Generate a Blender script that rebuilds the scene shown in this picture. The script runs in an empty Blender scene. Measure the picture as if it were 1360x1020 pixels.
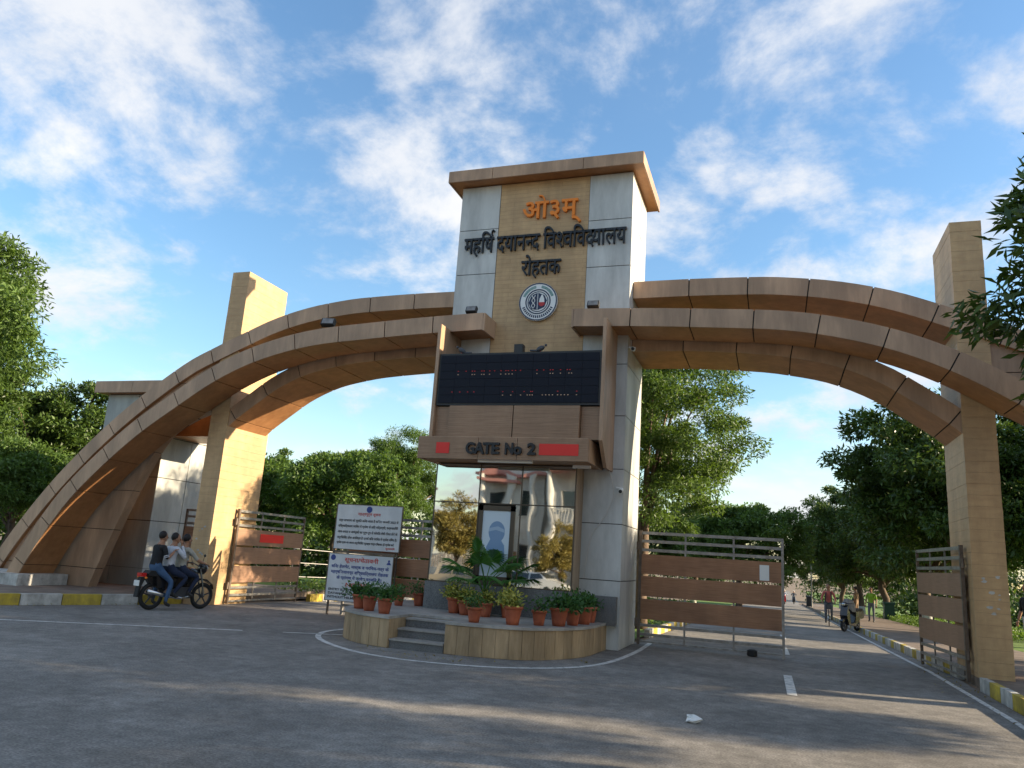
import bpy, bmesh, math, random
import numpy as np
from mathutils import Vector, Matrix, Euler, Quaternion
R = math.radians
rng = np.random.default_rng(7); random.seed(7)
S = bpy.context.scene; COL = S.collection
# ------------------------------------------------------------------ camera
YAW, PITCH, ROLL, H = R(19.47), R(12.75), R(3.84), 1.6
fw = Vector((-math.sin(YAW)*math.cos(PITCH), math.cos(YAW)*math.cos(PITCH), math.sin(PITCH)))
r0 = Vector((math.cos(YAW), math.sin(YAW), 0)); u0 = r0.cross(fw)
rt = r0*math.cos(ROLL)+u0*math.sin(ROLL); up = -r0*math.sin(ROLL)+u0*math.cos(ROLL)
cd = bpy.data.cameras.new('camera'); cam = bpy.data.objects.new('camera', cd); COL.objects.link(cam)
cam.matrix_world = Matrix(((rt.x, up.x, -fw.x, 0), (rt.y, up.y, -fw.y, 0), (rt.z, up.z, -fw.z, H), (0, 0, 0, 1)))
cd.sensor_width = 36; cd.lens = 36*1010/1360; cd.clip_end = 3000; cd.clip_start = .05
S.camera = cam
# ------------------------------------------------------------------ sky + sun
AZ, EL = R(13.5), R(18)          # direction TO the sun: azimuth from +X towards +Y
W = bpy.data.worlds.new('World'); S.world = W; W.use_nodes = True
nt = W.node_tree; N = nt.nodes; L = nt.links
bg = N['Background']; bg.inputs[1].default_value = .10
sky = N.new('ShaderNodeTexSky'); sky.sky_type = 'NISHITA'; sky.sun_disc = False
sky.sun_elevation = EL; sky.sun_rotation = R(90)-AZ; sky.altitude = 200; sky.air_density = 1.2; sky.dust_density = .6; sky.ozone_density = 2.2
def nd(tree, t, **kw):
    n = tree.nodes.new(t)
    for k, v in kw.items():
        if k.startswith('i'): n.inputs[int(k[1:])].default_value = v
        else: setattr(n, k, v)
    return n
tc = nd(nt, 'ShaderNodeTexCoord'); sep = nd(nt, 'ShaderNodeSeparateXYZ'); L.new(tc.outputs['Generated'], sep.inputs[0])
zz = nd(nt, 'ShaderNodeMath', operation='MAXIMUM', i1=.0); L.new(sep.outputs[2], zz.inputs[0])
za = nd(nt, 'ShaderNodeMath', operation='ADD', i1=.38); L.new(zz.outputs[0], za.inputs[0])
dx = nd(nt, 'ShaderNodeMath', operation='DIVIDE'); L.new(sep.outputs[0], dx.inputs[0]); L.new(za.outputs[0], dx.inputs[1])
dy = nd(nt, 'ShaderNodeMath', operation='DIVIDE'); L.new(sep.outputs[1], dy.inputs[0]); L.new(za.outputs[0], dy.inputs[1])
cv = nd(nt, 'ShaderNodeCombineXYZ'); L.new(dx.outputs[0], cv.inputs[0]); L.new(dy.outputs[0], cv.inputs[1])
n1 = nd(nt, 'ShaderNodeTexNoise', i2=3.6, i3=12.0, i4=.62); n1.inputs['Distortion'].default_value = .15; L.new(cv.outputs[0], n1.inputs[0])
n2 = nd(nt, 'ShaderNodeTexNoise', i2=1.15, i3=3.0, i4=.5); L.new(cv.outputs[0], n2.inputs[0])
mm = nd(nt, 'ShaderNodeMath', operation='MULTIPLY_ADD', i1=.55); L.new(n2.outputs[0], mm.inputs[0]); L.new(n1.outputs[0], mm.inputs[2])
rp = nd(nt, 'ShaderNodeValToRGB'); e = rp.color_ramp.elements
e[0].position = .715; e[0].color = (0.07, .07, .07, 1); e[1].position = .93; e[1].color = (.95, .95, .95, 1)
rp.color_ramp.interpolation = 'EASE'; L.new(mm.outputs[0], rp.inputs[0])
n3 = nd(nt, 'ShaderNodeTexNoise', i2=2.3, i3=6.0, i4=.55); L.new(cv.outputs[0], n3.inputs[0])
rc = nd(nt, 'ShaderNodeValToRGB'); e = rc.color_ramp.elements
e[0].position = .3; e[0].color = (2.9, 3.15, 3.6, 1); e[1].position = .7; e[1].color = (4.4, 4.35, 4.3, 1); L.new(n3.outputs[0], rc.inputs[0])
mx = nd(nt, 'ShaderNodeMixRGB'); L.new(rp.outputs[0], mx.inputs[0]); hsv = nd(nt, 'ShaderNodeHueSaturation', i1=1.22, i2=1.1); L.new(sky.outputs[0], hsv.inputs['Color']); L.new(hsv.outputs[0], mx.inputs[1]); L.new(rc.outputs[0], mx.inputs[2])
L.new(mx.outputs[0], bg.inputs[0])
sd = bpy.data.lights.new('sun', 'SUN'); sd.energy = 5.0; sd.angle = R(.55); sd.color = (1, .82, .58)
sun = bpy.data.objects.new('sun', sd); COL.objects.link(sun); sun.location = (60, 30, 60)
sun.rotation_euler = Vector((math.cos(AZ)*math.cos(EL), math.sin(AZ)*math.cos(EL), math.sin(EL))).to_track_quat('Z', 'Y').to_euler()
S.view_settings.view_transform = 'Standard'; S.view_settings.look = 'None'; S.view_settings.exposure = 1.32
# ------------------------------------------------------------------ materials
def mat(name, col, rough=.6, col2=None, scale=3., stretch=(1, 1, 1), detail=6., contrast=(.35, .65), bump=0., bscale=40., bstretch=(1, 1, 1),
        metal=0., spec=.4, dirt=0., island=0., coat=0.):
    m = bpy.data.materials.new(name); m.use_nodes = True; t = m.node_tree; b = t.nodes['Principled BSDF']
    b.inputs['Roughness'].default_value = rough; b.inputs['Metallic'].default_value = metal; b.inputs['Specular IOR Level'].default_value = spec
    b.inputs['Coat Weight'].default_value = coat
    c2 = col2 or tuple(c*.75 for c in col)
    tcn = nd(t, 'ShaderNodeTexCoord'); mp = nd(t, 'ShaderNodeMapping'); mp.inputs['Scale'].default_value = stretch
    t.links.new(tcn.outputs['Object'], mp.inputs[0])
    no = nd(t, 'ShaderNodeTexNoise', i2=scale, i3=detail, i4=.6); t.links.new(mp.outputs[0], no.inputs[0])
    rm = nd(t, 'ShaderNodeValToRGB'); rm.color_ramp.elements[0].position = contrast[0]; rm.color_ramp.elements[1].position = contrast[1]
    rm.color_ramp.elements[0].color = (*c2, 1); rm.color_ramp.elements[1].color = (*col, 1); t.links.new(no.outputs[0], rm.inputs[0])
    out = rm.outputs[0]
    if dirt:
        n2 = nd(t, 'ShaderNodeTexNoise', i2=.9, i3=8., i4=.65); mp2 = nd(t, 'ShaderNodeMapping'); mp2.inputs['Scale'].default_value = (2.2, 2.2, .5)
        t.links.new(tcn.outputs['Object'], mp2.inputs[0]); t.links.new(mp2.outputs[0], n2.inputs[0])
        r2 = nd(t, 'ShaderNodeValToRGB'); r2.color_ramp.elements[0].position = .42; r2.color_ramp.elements[1].position = .62
        r2.color_ramp.elements[0].color = (1-dirt,)*3+(1,); r2.color_ramp.elements[1].color = (1, 1, 1, 1); t.links.new(n2.outputs[0], r2.inputs[0])
        ml = nd(t, 'ShaderNodeMixRGB', blend_type='MULTIPLY', i0=1.); t.links.new(out, ml.inputs[1]); t.links.new(r2.outputs[0], ml.inputs[2]); out = ml.outputs[0]
    if island:
        g = nd(t, 'ShaderNodeNewGeometry'); hs = nd(t, 'ShaderNodeHueSaturation')
        ma = nd(t, 'ShaderNodeMapRange'); ma.inputs['To Min'].default_value = 1-island; ma.inputs['To Max'].default_value = 1+island
        t.links.new(g.outputs['Random Per Island'], ma.inputs[0]); t.links.new(ma.outputs[0], hs.inputs['Value']); t.links.new(out, hs.inputs['Color']); out = hs.outputs[0]
    t.links.new(out, b.inputs['Base Color'])
    if bump:
        nb = nd(t, 'ShaderNodeTexNoise', i2=bscale, i3=4.); mb = nd(t, 'ShaderNodeMapping'); mb.inputs['Scale'].default_value = bstretch
        t.links.new(tcn.outputs['Object'], mb.inputs[0]); t.links.new(mb.outputs[0], nb.inputs[0])
        bu = nd(t, 'ShaderNodeBump'); bu.inputs['Strength'].default_value = bump; bu.inputs['Distance'].default_value = .02
        t.links.new(nb.outputs[0], bu.inputs['Height']); t.links.new(bu.outputs[0], b.inputs['Normal'])
    return m
def leafmat(name, c1, c2, trans=.35, rough=.5):
    m = bpy.data.materials.new(name); m.use_nodes = True; t = m.node_tree; b = t.nodes['Principled BSDF']; o = t.nodes['Material Output']
    g = nd(t, 'ShaderNodeNewGeometry'); rm = nd(t, 'ShaderNodeValToRGB')
    rm.color_ramp.elements[0].color = (*c1, 1); rm.color_ramp.elements[1].color = (*c2, 1); t.links.new(g.outputs['Random Per Island'], rm.inputs[0])
    t.links.new(rm.outputs[0], b.inputs['Base Color']); b.inputs['Roughness'].default_value = rough; b.inputs['Specular IOR Level'].default_value = .35
    tr = nd(t, 'ShaderNodeBsdfTranslucent'); hs = nd(t, 'ShaderNodeHueSaturation', i1=1.15, i2=1.5); hs.inputs['Hue'].default_value = .485
    t.links.new(rm.outputs[0], hs.inputs['Color']); t.links.new(hs.outputs[0], tr.inputs[0])
    mi = nd(t, 'ShaderNodeMixShader', i0=trans); t.links.new(b.outputs[0], mi.inputs[1]); t.links.new(tr.outputs[0], mi.inputs[2]); t.links.new(mi.outputs[0], o.inputs[0])
    return m
def flat(name, col, rough=.5, metal=0., spec=.4, emit=0., coat=0.):
    m = bpy.data.materials.new(name); m.use_nodes = True; b = m.node_tree.nodes['Principled BSDF']
    b.inputs['Base Color'].default_value = (*col, 1); b.inputs['Roughness'].default_value = rough; b.inputs['Metallic'].default_value = metal
    b.inputs['Specular IOR Level'].default_value = spec; b.inputs['Coat Weight'].default_value = coat
    if emit: b.inputs['Emission Color'].default_value = (*col, 1); b.inputs['Emission Strength'].default_value = emit
    return m
BROWN = (.50, .32, .20)
M = dict(
    acp=mat('brown_cladding', BROWN, .42, tuple(c*.92 for c in BROWN), 5, (6, 6, .5), dirt=.3, bump=.05, bscale=30, bstretch=(6, 6, .4)),
    acph=mat('brown_cladding_grain', (.36, .22, .13), .42, (.26, .15, .085), 5, (.5, .5, 14), dirt=.15),
    soffit=mat('warm_bounce_cladding', (.46, .23, .10), .45, (.38, .18, .075), 3, (2, 2, 2), dirt=.2),  # brown cladding with the warm bounce light of undersides put into its colour
    tile=mat('tan_tile', (.58, .385, .20), .55, (.51, .33, .17), 4, (1, 1, 3), dirt=.22, bump=.12, bscale=60, island=.05),
    white=mat('white_cladding', (.61, .61, .585), .4, (.51, .51, .49), 2, (1, 1, .4), dirt=.25),
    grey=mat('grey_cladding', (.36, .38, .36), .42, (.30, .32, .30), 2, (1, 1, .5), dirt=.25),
    grey2=mat('sunlit_grey_cladding', (.48, .49, .47), .42, (.42, .43, .41), 2, (1, 1, .5), dirt=.25), tcore=flat('tile_joint', (.16, .11, .06), .9),  # lighter copy of the grey paints sunlight onto the guard room side wall
    core=flat('dark_joint', (.03, .026, .022), .8),
    plat=mat('platform_render', (.47, .33, .19), .65, (.38, .26, .14), 5, (3, 3, .6), dirt=.35, bump=.15, bscale=50),
    granite=mat('grey_granite', (.22, .22, .215), .45, (.10, .10, .10), 60, dirt=.25),
    slab=mat('stone_slab', (.42, .39, .35), .6, (.32, .30, .27), 8, dirt=.25),
    asphalt=mat('asphalt', (.275, .257, .232), .88, (.20, .187, .169), 1.1, contrast=(.3, .72), dirt=.2, bump=.5, bscale=120, spec=.25),
    earth=mat('dry_earth', (.24, .18, .12), .9, (.15, .11, .075), 1.5, bump=.4, bscale=20),
    grass=mat('lawn', (.15, .24, .04), .9, (.09, .15, .03), 2., bump=.6, bscale=60),
    paving=mat('paving', (.26, .20, .155), .8, (.18, .14, .11), 3, dirt=.25, bump=.2, bscale=50),
    paint=mat('road_paint', (.62, .61, .57), .7, (.28, .28, .27), 9, contrast=(.36, .52)),
    kwhite=mat('kerb_white', (.68, .67, .63), .7, (.42, .41, .38), 6, dirt=.35),
    kyellow=mat('kerb_yellow', (.62, .46, .05), .7, (.40, .30, .06), 6, dirt=.35),
    terra=mat('terracotta', (.46, .125, .055), .7, (.34, .085, .04), 7, dirt=.25),
    soil=flat('potting_soil', (.05, .035, .025), .95),
    steel=mat('gate_steel', (.36, .35, .33), .42, (.24, .22, .20), 8, metal=.55, dirt=.25),
    dsteel=mat('gate_post_steel', (.17, .13, .10), .5, (.11, .085, .065), 8, metal=.3),
    plank=mat('gate_plank', (.36, .185, .10), .5, (.27, .13, .065), 4, (.6, .6, 16), dirt=.12, bump=.1, bscale=20, bstretch=(.5, .5, 10)),
    plankf=mat('faded_gate_plank', (.34, .20, .13), .5, (.26, .15, .09), 4, (.6, .6, 16), dirt=.15),
    red=flat('red_sticker', (.70, .03, .02), .45),
    black=flat('black_letter', (.012, .012, .014), .4),
    orange=flat('orange_letter', (.80, .22, .015), .45),
    led=flat('led_panel', (.008, .010, .018), .6, spec=.2), ledr=flat('led_red', (.5, .03, .03), .5, emit=.12), ledo=flat('led_amber', (.5, .35, .25), .5, emit=.1),
    navy=flat('emblem_navy', (.02, .03, .07), .4), ewhite=flat('emblem_white', (.75, .75, .73), .4), ered=flat('emblem_red', (.45, .03, .03), .4), egreen=flat('emblem_teal', (.03, .2, .19), .4),
    signw=mat('sign_white', (.70, .71, .72), .35, (.62, .63, .64), 3, dirt=.12), sblue=flat('sign_blue', (.03, .06, .25), .5), sred=flat('sign_red', (.55, .06, .05), .5),
    chrome=flat('chrome', (.6, .6, .6), .2, metal=1.), rubber=flat('rubber', (.02, .02, .02), .8), bikeb=flat('bike_black', (.015, .015, .017), .25, coat=.5),
    dgrey=flat('dark_grey', (.06, .06, .065), .5), lens=flat('tail_lens', (.5, .02, .02), .15), plate=flat('number_plate', (.7, .7, .68), .5),
    skin=flat('skin', (.33, .17, .10), .55), hair=flat('hair', (.012, .009, .008), .6), shoe=flat('shoe', (.03, .028, .027), .6),
    bark=mat('bark', (.17, .12, .085), .9, (.08, .055, .04), 6, (1, 1, .3), bump=.6, bscale=14), lime=mat('limewashed_bark', (.62, .60, .55), .9, (.42, .40, .36), 6, bump=.4, bscale=16),
    leaf=leafmat('neem_leaf', (.045, .085, .018), (.12, .20, .045)), leafd=leafmat('mango_leaf', (.034, .068, .015), (.095, .155, .032), .2, .4),
    leafy=leafmat('croton_leaf', (.05, .12, .025), (.50, .46, .10), .25), leafp=leafmat('pot_leaf', (.03, .085, .02), (.07, .16, .04), .25), palm=leafmat('palm_leaf', (.04, .13, .02), (.10, .24, .05), .3),
    leafo=leafmat('dry_shrub_leaf', (.16, .12, .03), (.30, .26, .08), .3),
    bwhite=mat('plaster_white', (.72, .70, .66), .7, (.62, .60, .56), 2, dirt=.2), bpink=mat('plaster_pink', (.52, .24, .20), .7, (.44, .20, .17), 2), window=flat('window_glass', (.03, .04, .05), .05, spec=.9),
    green=flat('green_plastic', (.02, .16, .06), .4), bindark=flat('bin_dark_green', (.015, .05, .035), .5), carw=flat('car_white', (.72, .72, .72), .25, coat=.6), carb=flat('car_beige', (.42, .36, .28), .3, coat=.6),
    wire=flat('cable', (.5, .48, .45), .6), lampb=flat('lamp_black', (.03, .03, .03), .5), paper=flat('paper', (.75, .75, .73), .8), pigeon=flat('pigeon_grey', (.06, .065, .075), .6),
    frame=flat('bronze_frame', (.09, .07, .05), .4, metal=.4), poster=flat('poster_pale', (.60, .68, .75), .3), pblue=flat('poster_blue', (.20, .31, .48), .3), ppale=flat('poster_pale_blue', (.36, .47, .6), .3), wood=mat('weathered_board', (.42, .33, .24), .6, (.30, .22, .15), 4, (4, 4, .5), dirt=.2),
)
def glass():
    m = bpy.data.materials.new('mirror_glass'); m.use_nodes = True; t = m.node_tree; b = t.nodes['Principled BSDF']
    b.inputs['Base Color'].default_value = (.60, .61, .58, 1); b.inputs['Metallic'].default_value = 1; b.inputs['Roughness'].default_value = .02
    tcn = nd(t, 'ShaderNodeTexCoord'); no = nd(t, 'ShaderNodeTexNoise', i2=1.3, i3=1.); t.links.new(tcn.outputs['Object'], no.inputs[0])
    bu = nd(t, 'ShaderNodeBump'); bu.inputs['Strength'].default_value = .012; bu.inputs['Distance'].default_value = .3; t.links.new(no.outputs[0], bu.inputs['Height']); t.links.new(bu.outputs[0], b.inputs['Normal'])
    return m
M['glass'] = glass()
def grain(m, amt, sc):
    t = m.node_tree; b = t.nodes['Principled BSDF']; src = b.inputs['Base Color'].links[0].from_socket; tcn = nd(t, 'ShaderNodeTexCoord'); no = nd(t, 'ShaderNodeTexNoise', i2=sc, i3=2.); t.links.new(tcn.outputs['Object'], no.inputs[0])
    mr = nd(t, 'ShaderNodeMapRange', i1=.3, i2=.7, i3=1-amt, i4=1+amt); t.links.new(no.outputs[0], mr.inputs[0]); ml = nd(t, 'ShaderNodeMixRGB', blend_type='MULTIPLY', i0=1.); t.links.new(src, ml.inputs[1]); t.links.new(mr.outputs[0], ml.inputs[2]); t.links.new(ml.outputs[0], b.inputs['Base Color'])
grain(M['asphalt'], .32, 45); grain(M['asphalt'], .16, 7); grain(M['asphalt'], .2, .45); grain(M['acp'], .12, 1.1); grain(M['tile'], .06, .9); grain(M['plank'], .2, 2.)
def brickmat():
    m = M['tile'].copy(); m.name = 'tan_course_tile'; t = m.node_tree; b = t.nodes['Principled BSDF']
    tcn = nd(t, 'ShaderNodeTexCoord'); sp = nd(t, 'ShaderNodeSeparateXYZ'); cb = nd(t, 'ShaderNodeCombineXYZ'); t.links.new(tcn.outputs['Object'], sp.inputs[0]); t.links.new(sp.outputs[0], cb.inputs[0]); t.links.new(sp.outputs[2], cb.inputs[1])
    br = nd(t, 'ShaderNodeTexBrick'); br.inputs['Scale'].default_value = 1; br.inputs['Brick Width'].default_value = 1.1; br.inputs['Row Height'].default_value = .098; br.inputs['Mortar Size'].default_value = .006
    br.inputs['Color1'].default_value = (1, 1, 1, 1); br.inputs['Color2'].default_value = (.9, .9, .9, 1); br.inputs['Mortar'].default_value = (.55, .5, .45, 1); t.links.new(cb.outputs[0], br.inputs[0])
    src = b.inputs['Base Color'].links[0].from_socket; ml = nd(t, 'ShaderNodeMixRGB', blend_type='MULTIPLY', i0=.42); t.links.new(src, ml.inputs[1]); t.links.new(br.outputs[0], ml.inputs[2]); t.links.new(ml.outputs[0], b.inputs['Base Color'])
    return m
M['course'] = brickmat()
# ------------------------------------------------------------------ helpers
class MB:
    def __init__(s): s.v = []; s.f = []; s.mi = []; s.cur = 0
    def add(s, vs, fs):
        o = len(s.v); s.v += [tuple(v) for v in vs]; s.f += [tuple(i+o for i in f) for f in fs]; s.mi += [s.cur]*len(fs); return s
    def box(s, x0, y0, z0, x1, y1, z1, rot=None, c=None):
        vs = [Vector((x, y, z)) for z in (z0, z1) for y in (y0, y1) for x in (x0, x1)]
        if rot is not None:
            c = Vector(c) if c else Vector(((x0+x1)/2, (y0+y1)/2, (z0+z1)/2)); vs = [c+rot @ (v-c) for v in vs]
        return s.add(vs, [(0, 2, 3, 1), (4, 5, 7, 6), (0, 1, 5, 4), (2, 6, 7, 3), (0, 4, 6, 2), (1, 3, 7, 5)])
    def tube(s, pts, rad, n=8, cap=True):
        pts = [Vector(p) for p in pts]; rad = rad if isinstance(rad, (list, tuple)) else [rad]*len(pts); vs = []; fs = []; pr = None
        for i, p in enumerate(pts):
            d = (pts[min(i+1, len(pts)-1)]-pts[max(i-1, 0)]).normalized()
            a = (d.orthogonal() if pr is None else pr-d*pr.dot(d)).normalized(); pr = a; b = d.cross(a)
            vs += [p+(a*math.cos(2*math.pi*k/n)+b*math.sin(2*math.pi*k/n))*rad[i] for k in range(n)]
        for i in range(len(pts)-1):
            for k in range(n): fs.append((i*n+k, i*n+(k+1) % n, (i+1)*n+(k+1) % n, (i+1)*n+k))
        if cap: fs += [tuple(range(n-1, -1, -1)), tuple((len(pts)-1)*n+k for k in range(n))]
        return s.add(vs, fs)
    def lathe(s, prof, n=16, c=(0, 0, 0), rot=None):
        vs = []; fs = []; c = Vector(c)
        for r, z in prof: vs += [Vector((r*math.cos(2*math.pi*k/n), r*math.sin(2*math.pi*k/n), z)) for k in range(n)]
        for i in range(len(prof)-1):
            for k in range(n): fs.append((i*n+k, i*n+(k+1) % n, (i+1)*n+(k+1) % n, (i+1)*n+k))
        fs += [tuple(range(n-1, -1, -1)), tuple((len(prof)-1)*n+k for k in range(n))]
        return s.add([c+(rot @ v if rot else v) for v in vs], fs)
    def ell(s, c, r, n=12, m=8, rot=None):
        pr = [(max(.001, math.sin(math.pi*i/m)), -math.cos(math.pi*i/m)) for i in range(m+1)]
        o = len(s.v); s.lathe(pr, n); c = Vector(c)
        for i in range(o, len(s.v)):
            v = Vector(s.v[i]); v = Vector((v.x*r[0], v.y*r[1], v.z*r[2])); s.v[i] = tuple(c+(rot @ v if rot else v))
        return s
    def prism(s, poly, a0, a1, axis='y'):
        f = {'y': lambda p, a: (p[0], a, p[1]), 'z': lambda p, a: (p[0], p[1], a), 'x': lambda p, a: (a, p[0], p[1])}[axis]; n = len(poly)
        return s.add([f(p, a0) for p in poly]+[f(p, a1) for p in poly], [tuple(range(n)), tuple(range(2*n-1, n-1, -1))]+[(i, (i+1) % n, n+(i+1) % n, n+i) for i in range(n)])
    def build(s, name, m, parent=None, smooth=False, at=None):
        me = bpy.data.meshes.new(name); me.from_pydata([tuple(v) for v in s.v], [], s.f); me.validate(); bm = bmesh.new(); bm.from_mesh(me); bmesh.ops.recalc_face_normals(bm, faces=bm.faces); bm.to_mesh(me); bm.free()
        ms = m if isinstance(m, (list, tuple)) else [m]
        for q in ms: me.materials.append(M[q] if isinstance(q, str) else q)
        if len(ms) > 1 and len(me.polygons) == len(s.mi): me.polygons.foreach_set('material_index', s.mi)
        if smooth: me.polygons.foreach_set('use_smooth', [True]*len(me.polygons))
        return link(name, me, parent)
def link(name, me, parent=None):
    o = bpy.data.objects.new(name, me); COL.objects.link(o)
    if parent: put(o, parent)
    return o
def put(o, parent):
    o.parent = parent; root = parent
    while root.parent: root = root.parent
    if root.get('_w'): 
        if parent is root: o.matrix_parent_inverse = Matrix.Translation(-root.location)
def thing(name, label, cat, loc=(0, 0, 0), group=None, world=True, rz=0):
    o = bpy.data.objects.new(name, None); COL.objects.link(o); o.location = loc; o.rotation_euler = (0, 0, rz); tag(o, label, cat, group)
    if world: o['_w'] = 1
    return o
def tag(o, label, cat, group=None, kind=None):
    if label: o['label'] = label
    if cat: o['category'] = cat
    if group: o['group'] = group
    if kind: o['kind'] = kind
    return o
def struct(o): o['kind'] = 'structure'; return o
def clone(o, loc, rz=None, label=None, group=None, sc=None):
    c = o.copy(); COL.objects.link(c); c.location = loc
    if rz is not None: c.rotation_euler = (0, 0, rz)
    if sc: c.scale = sc if isinstance(sc, tuple) else (sc,)*3
    if label: c['label'] = label
    if group: c['group'] = group
    for ch in o.children:
        k = ch.copy(); COL.objects.link(k); k.parent = c
        for g in ch.children:
            q = g.copy(); COL.objects.link(q); q.parent = k
    return c
def gz(y): return max(-.40, .036*y) if y < 0 else (0. if y < 17 else -.022*(min(y, 110)-17))
# ------------------------------------------------------------------ ground
def sheet(name, polys, z, m, parent=None):
    b = MB()
    for (x0, x1, ys) in polys:
        for i in range(len(ys)-1):
            ya, yb = ys[i], ys[i+1]; b.add([(x0, ya, gz(ya)+z), (x1, ya, gz(ya)+z), (x1, yb, gz(yb)+z), (x0, yb, gz(yb)+z)], [(0, 1, 2, 3)])
    return b.build(name, m, parent)
struct(sheet('ground', [(-900, 900, [-900, -11, 0, 17, 110, 1500])], -.03, 'earth'))
road = struct(sheet('road', [(-90, 3.05, [-9, 0, 16.9]), (-12.78, -7.4, [16.9, 17, 60]), (-2.75, 3.0, [16.9, 17, 110, 200])], 0, 'asphalt'))
struct(sheet('main_road', [(-90, 60, [-30, -11, -9.02])], -.004, 'asphalt'))
struct(sheet('lawn', [(6.5, 60, [17.2, 110, 200]), (-60, -14.3, [20.5, 110, 200]), (-7.2, -2.95, [17.6, 110, 200])], .02, 'grass'))
pv = struct(MB().box(3.2, -9, -.05, 26, 15.2, .13).build('pavement', 'paving'))
b = MB(); xa, xb = 3.2, 6.5
for ya, yb in ((15.2, 17), (17, 110)):
    b.add([(x, y, gz(y)+d) for d in (-.2, .13) for y in (ya, yb) for x in (xa, xb)], [(0, 1, 3, 2), (4, 6, 7, 5), (0, 4, 5, 1), (2, 3, 7, 6), (0, 2, 6, 4), (1, 5, 7, 3)])
struct(b.build('footpath', 'paving'))
struct(MB().prism([(-13.65, 14.2), (-16.9, 6.2), (-24, -9), (-60, -9), (-60, 22), (-13.45, 22), (-13.45, 15)], -.05, .16, 'z').build('pavement', 'paving'))
# kerbs
def kerb(name, pts, h, w, step, mats, zoff=0):
    root = struct(bpy.data.objects.new(name, None)); COL.objects.link(root); k = 0
    for a, c in zip(pts, pts[1:]):
        a = Vector(a); c = Vector(c); d = (c-a); n = max(1, round(d.length/step)); u = d.normalized(); s = Vector((-u.y, u.x))*w
        for i in range(n):
            p = a+d*(i/n)+u*.008; q = a+d*((i+1)/n)-u*.008; b = MB(); z = gz((p.y+q.y)/2)+zoff
            j = random.uniform(-.006, .006)
            b.prism([(p.x, p.y), (q.x, q.y), (q.x+s.x, q.y+s.y), (p.x+s.x, p.y+s.y)], z-.1, z+h+j, 'z'); o = b.build('kerb_stone', mats[k % len(mats)]); o.parent = root; k += 1
    return root
kerb('kerb', [(-24.2, -9.0), (-16.95, 6.2), (-13.62, 14.15), (-13.42, 15.25)], .22, -.14, .78, ['kwhite', 'kyellow'])
kerb('kerb', [(3.12, 14.9), (3.12, -3)], .19, .1, .62, ['kwhite', 'kyellow'])
kerb('kerb', [(3.08, 16.4), (3.08, 62)], .16, -.12, .62, ['kwhite', 'kyellow', 'kwhite'])
kerb('kerb', [(-13.0, 20.2), (-13.0, 34)], .2, .14, .7, ['kyellow', 'kwhite'])
kerb('kerb', [(-7.3, 18), (-7.3, 40)], .16, -.12, .7, ['kwhite', 'kyellow'])
kerb('kerb', [(-2.85, 19), (-2.85, 60)], .16, .12, .7, ['kwhite', 'kyellow'])
def line(pts, w, name='lane_marking'):
    b = MB(); src = [Vector(p) for p in pts]; pts = [src[0]]
    for a, c in zip(src, src[1:]):
        n = max(1, int((c-a).length/.2)) if max(a.y, c.y) > 16.5 or min(a.y, c.y) < 0 else 1
        pts += [a.lerp(c, (k+1)/n) for k in range(n)]
    for i in range(len(pts)-1):
        def nrm(k):
            d = (pts[min(k+1, len(pts)-1)]-pts[max(k-1, 0)]).normalized(); return Vector((-d.y, d.x))*w/2
        a, c = pts[i], pts[i+1]; na, nc = nrm(i), nrm(i+1)
        b.add([(a.x-na.x, a.y-na.y, gz(a.y)+.005), (a.x+na.x, a.y+na.y, gz(a.y)+.005), (c.x+nc.x, c.y+nc.y, gz(c.y)+.005), (c.x-nc.x, c.y-nc.y, gz(c.y)+.005)], [(0, 1, 2, 3)])
    return struct(b.build(name, 'paint'))
def smooth(pts, n=8):
    out = []; P = [Vector(p) for p in pts]
    for i in range(len(P)-1):
        a, b_, c, d = P[max(i-1, 0)], P[i], P[i+1], P[min(i+2, len(P)-1)]
        for k in range(n):
            t = k/n; out.append(.5*((2*b_)+(c-a)*t+(2*a-5*b_+4*c-d)*t*t+(3*b_-a-3*c+d)*t**3))
    return out+[P[-1]]
line(smooth([(-7.6, 15.5), (-8.0, 13.6), (-7.85, 12.65), (-7.2, 11.76), (-6.02, 10.98), (-4.83, 10.85), (-3.63, 11.3), (-2.75, 12.5), (-2.5, 14.8), (-2.55, 17.6)]), .1, 'island_edge_line')
line([(-20, 5.4), (-12.36, 9.95), (-9.0, 11.95)], .1); line([(-8.4, 12.3), (-7.4, 12.9)], .08)
line([(2.75, 2), (2.8, 12), (2.7, 18.5), (2.72, 60)], .09, 'edge_line')
for y0 in (11.75, 17.6, 23.5, 29.4, 35.3): line([(.2, y0), (.17, y0+2.2)], .13, 'centre_dash')
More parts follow.
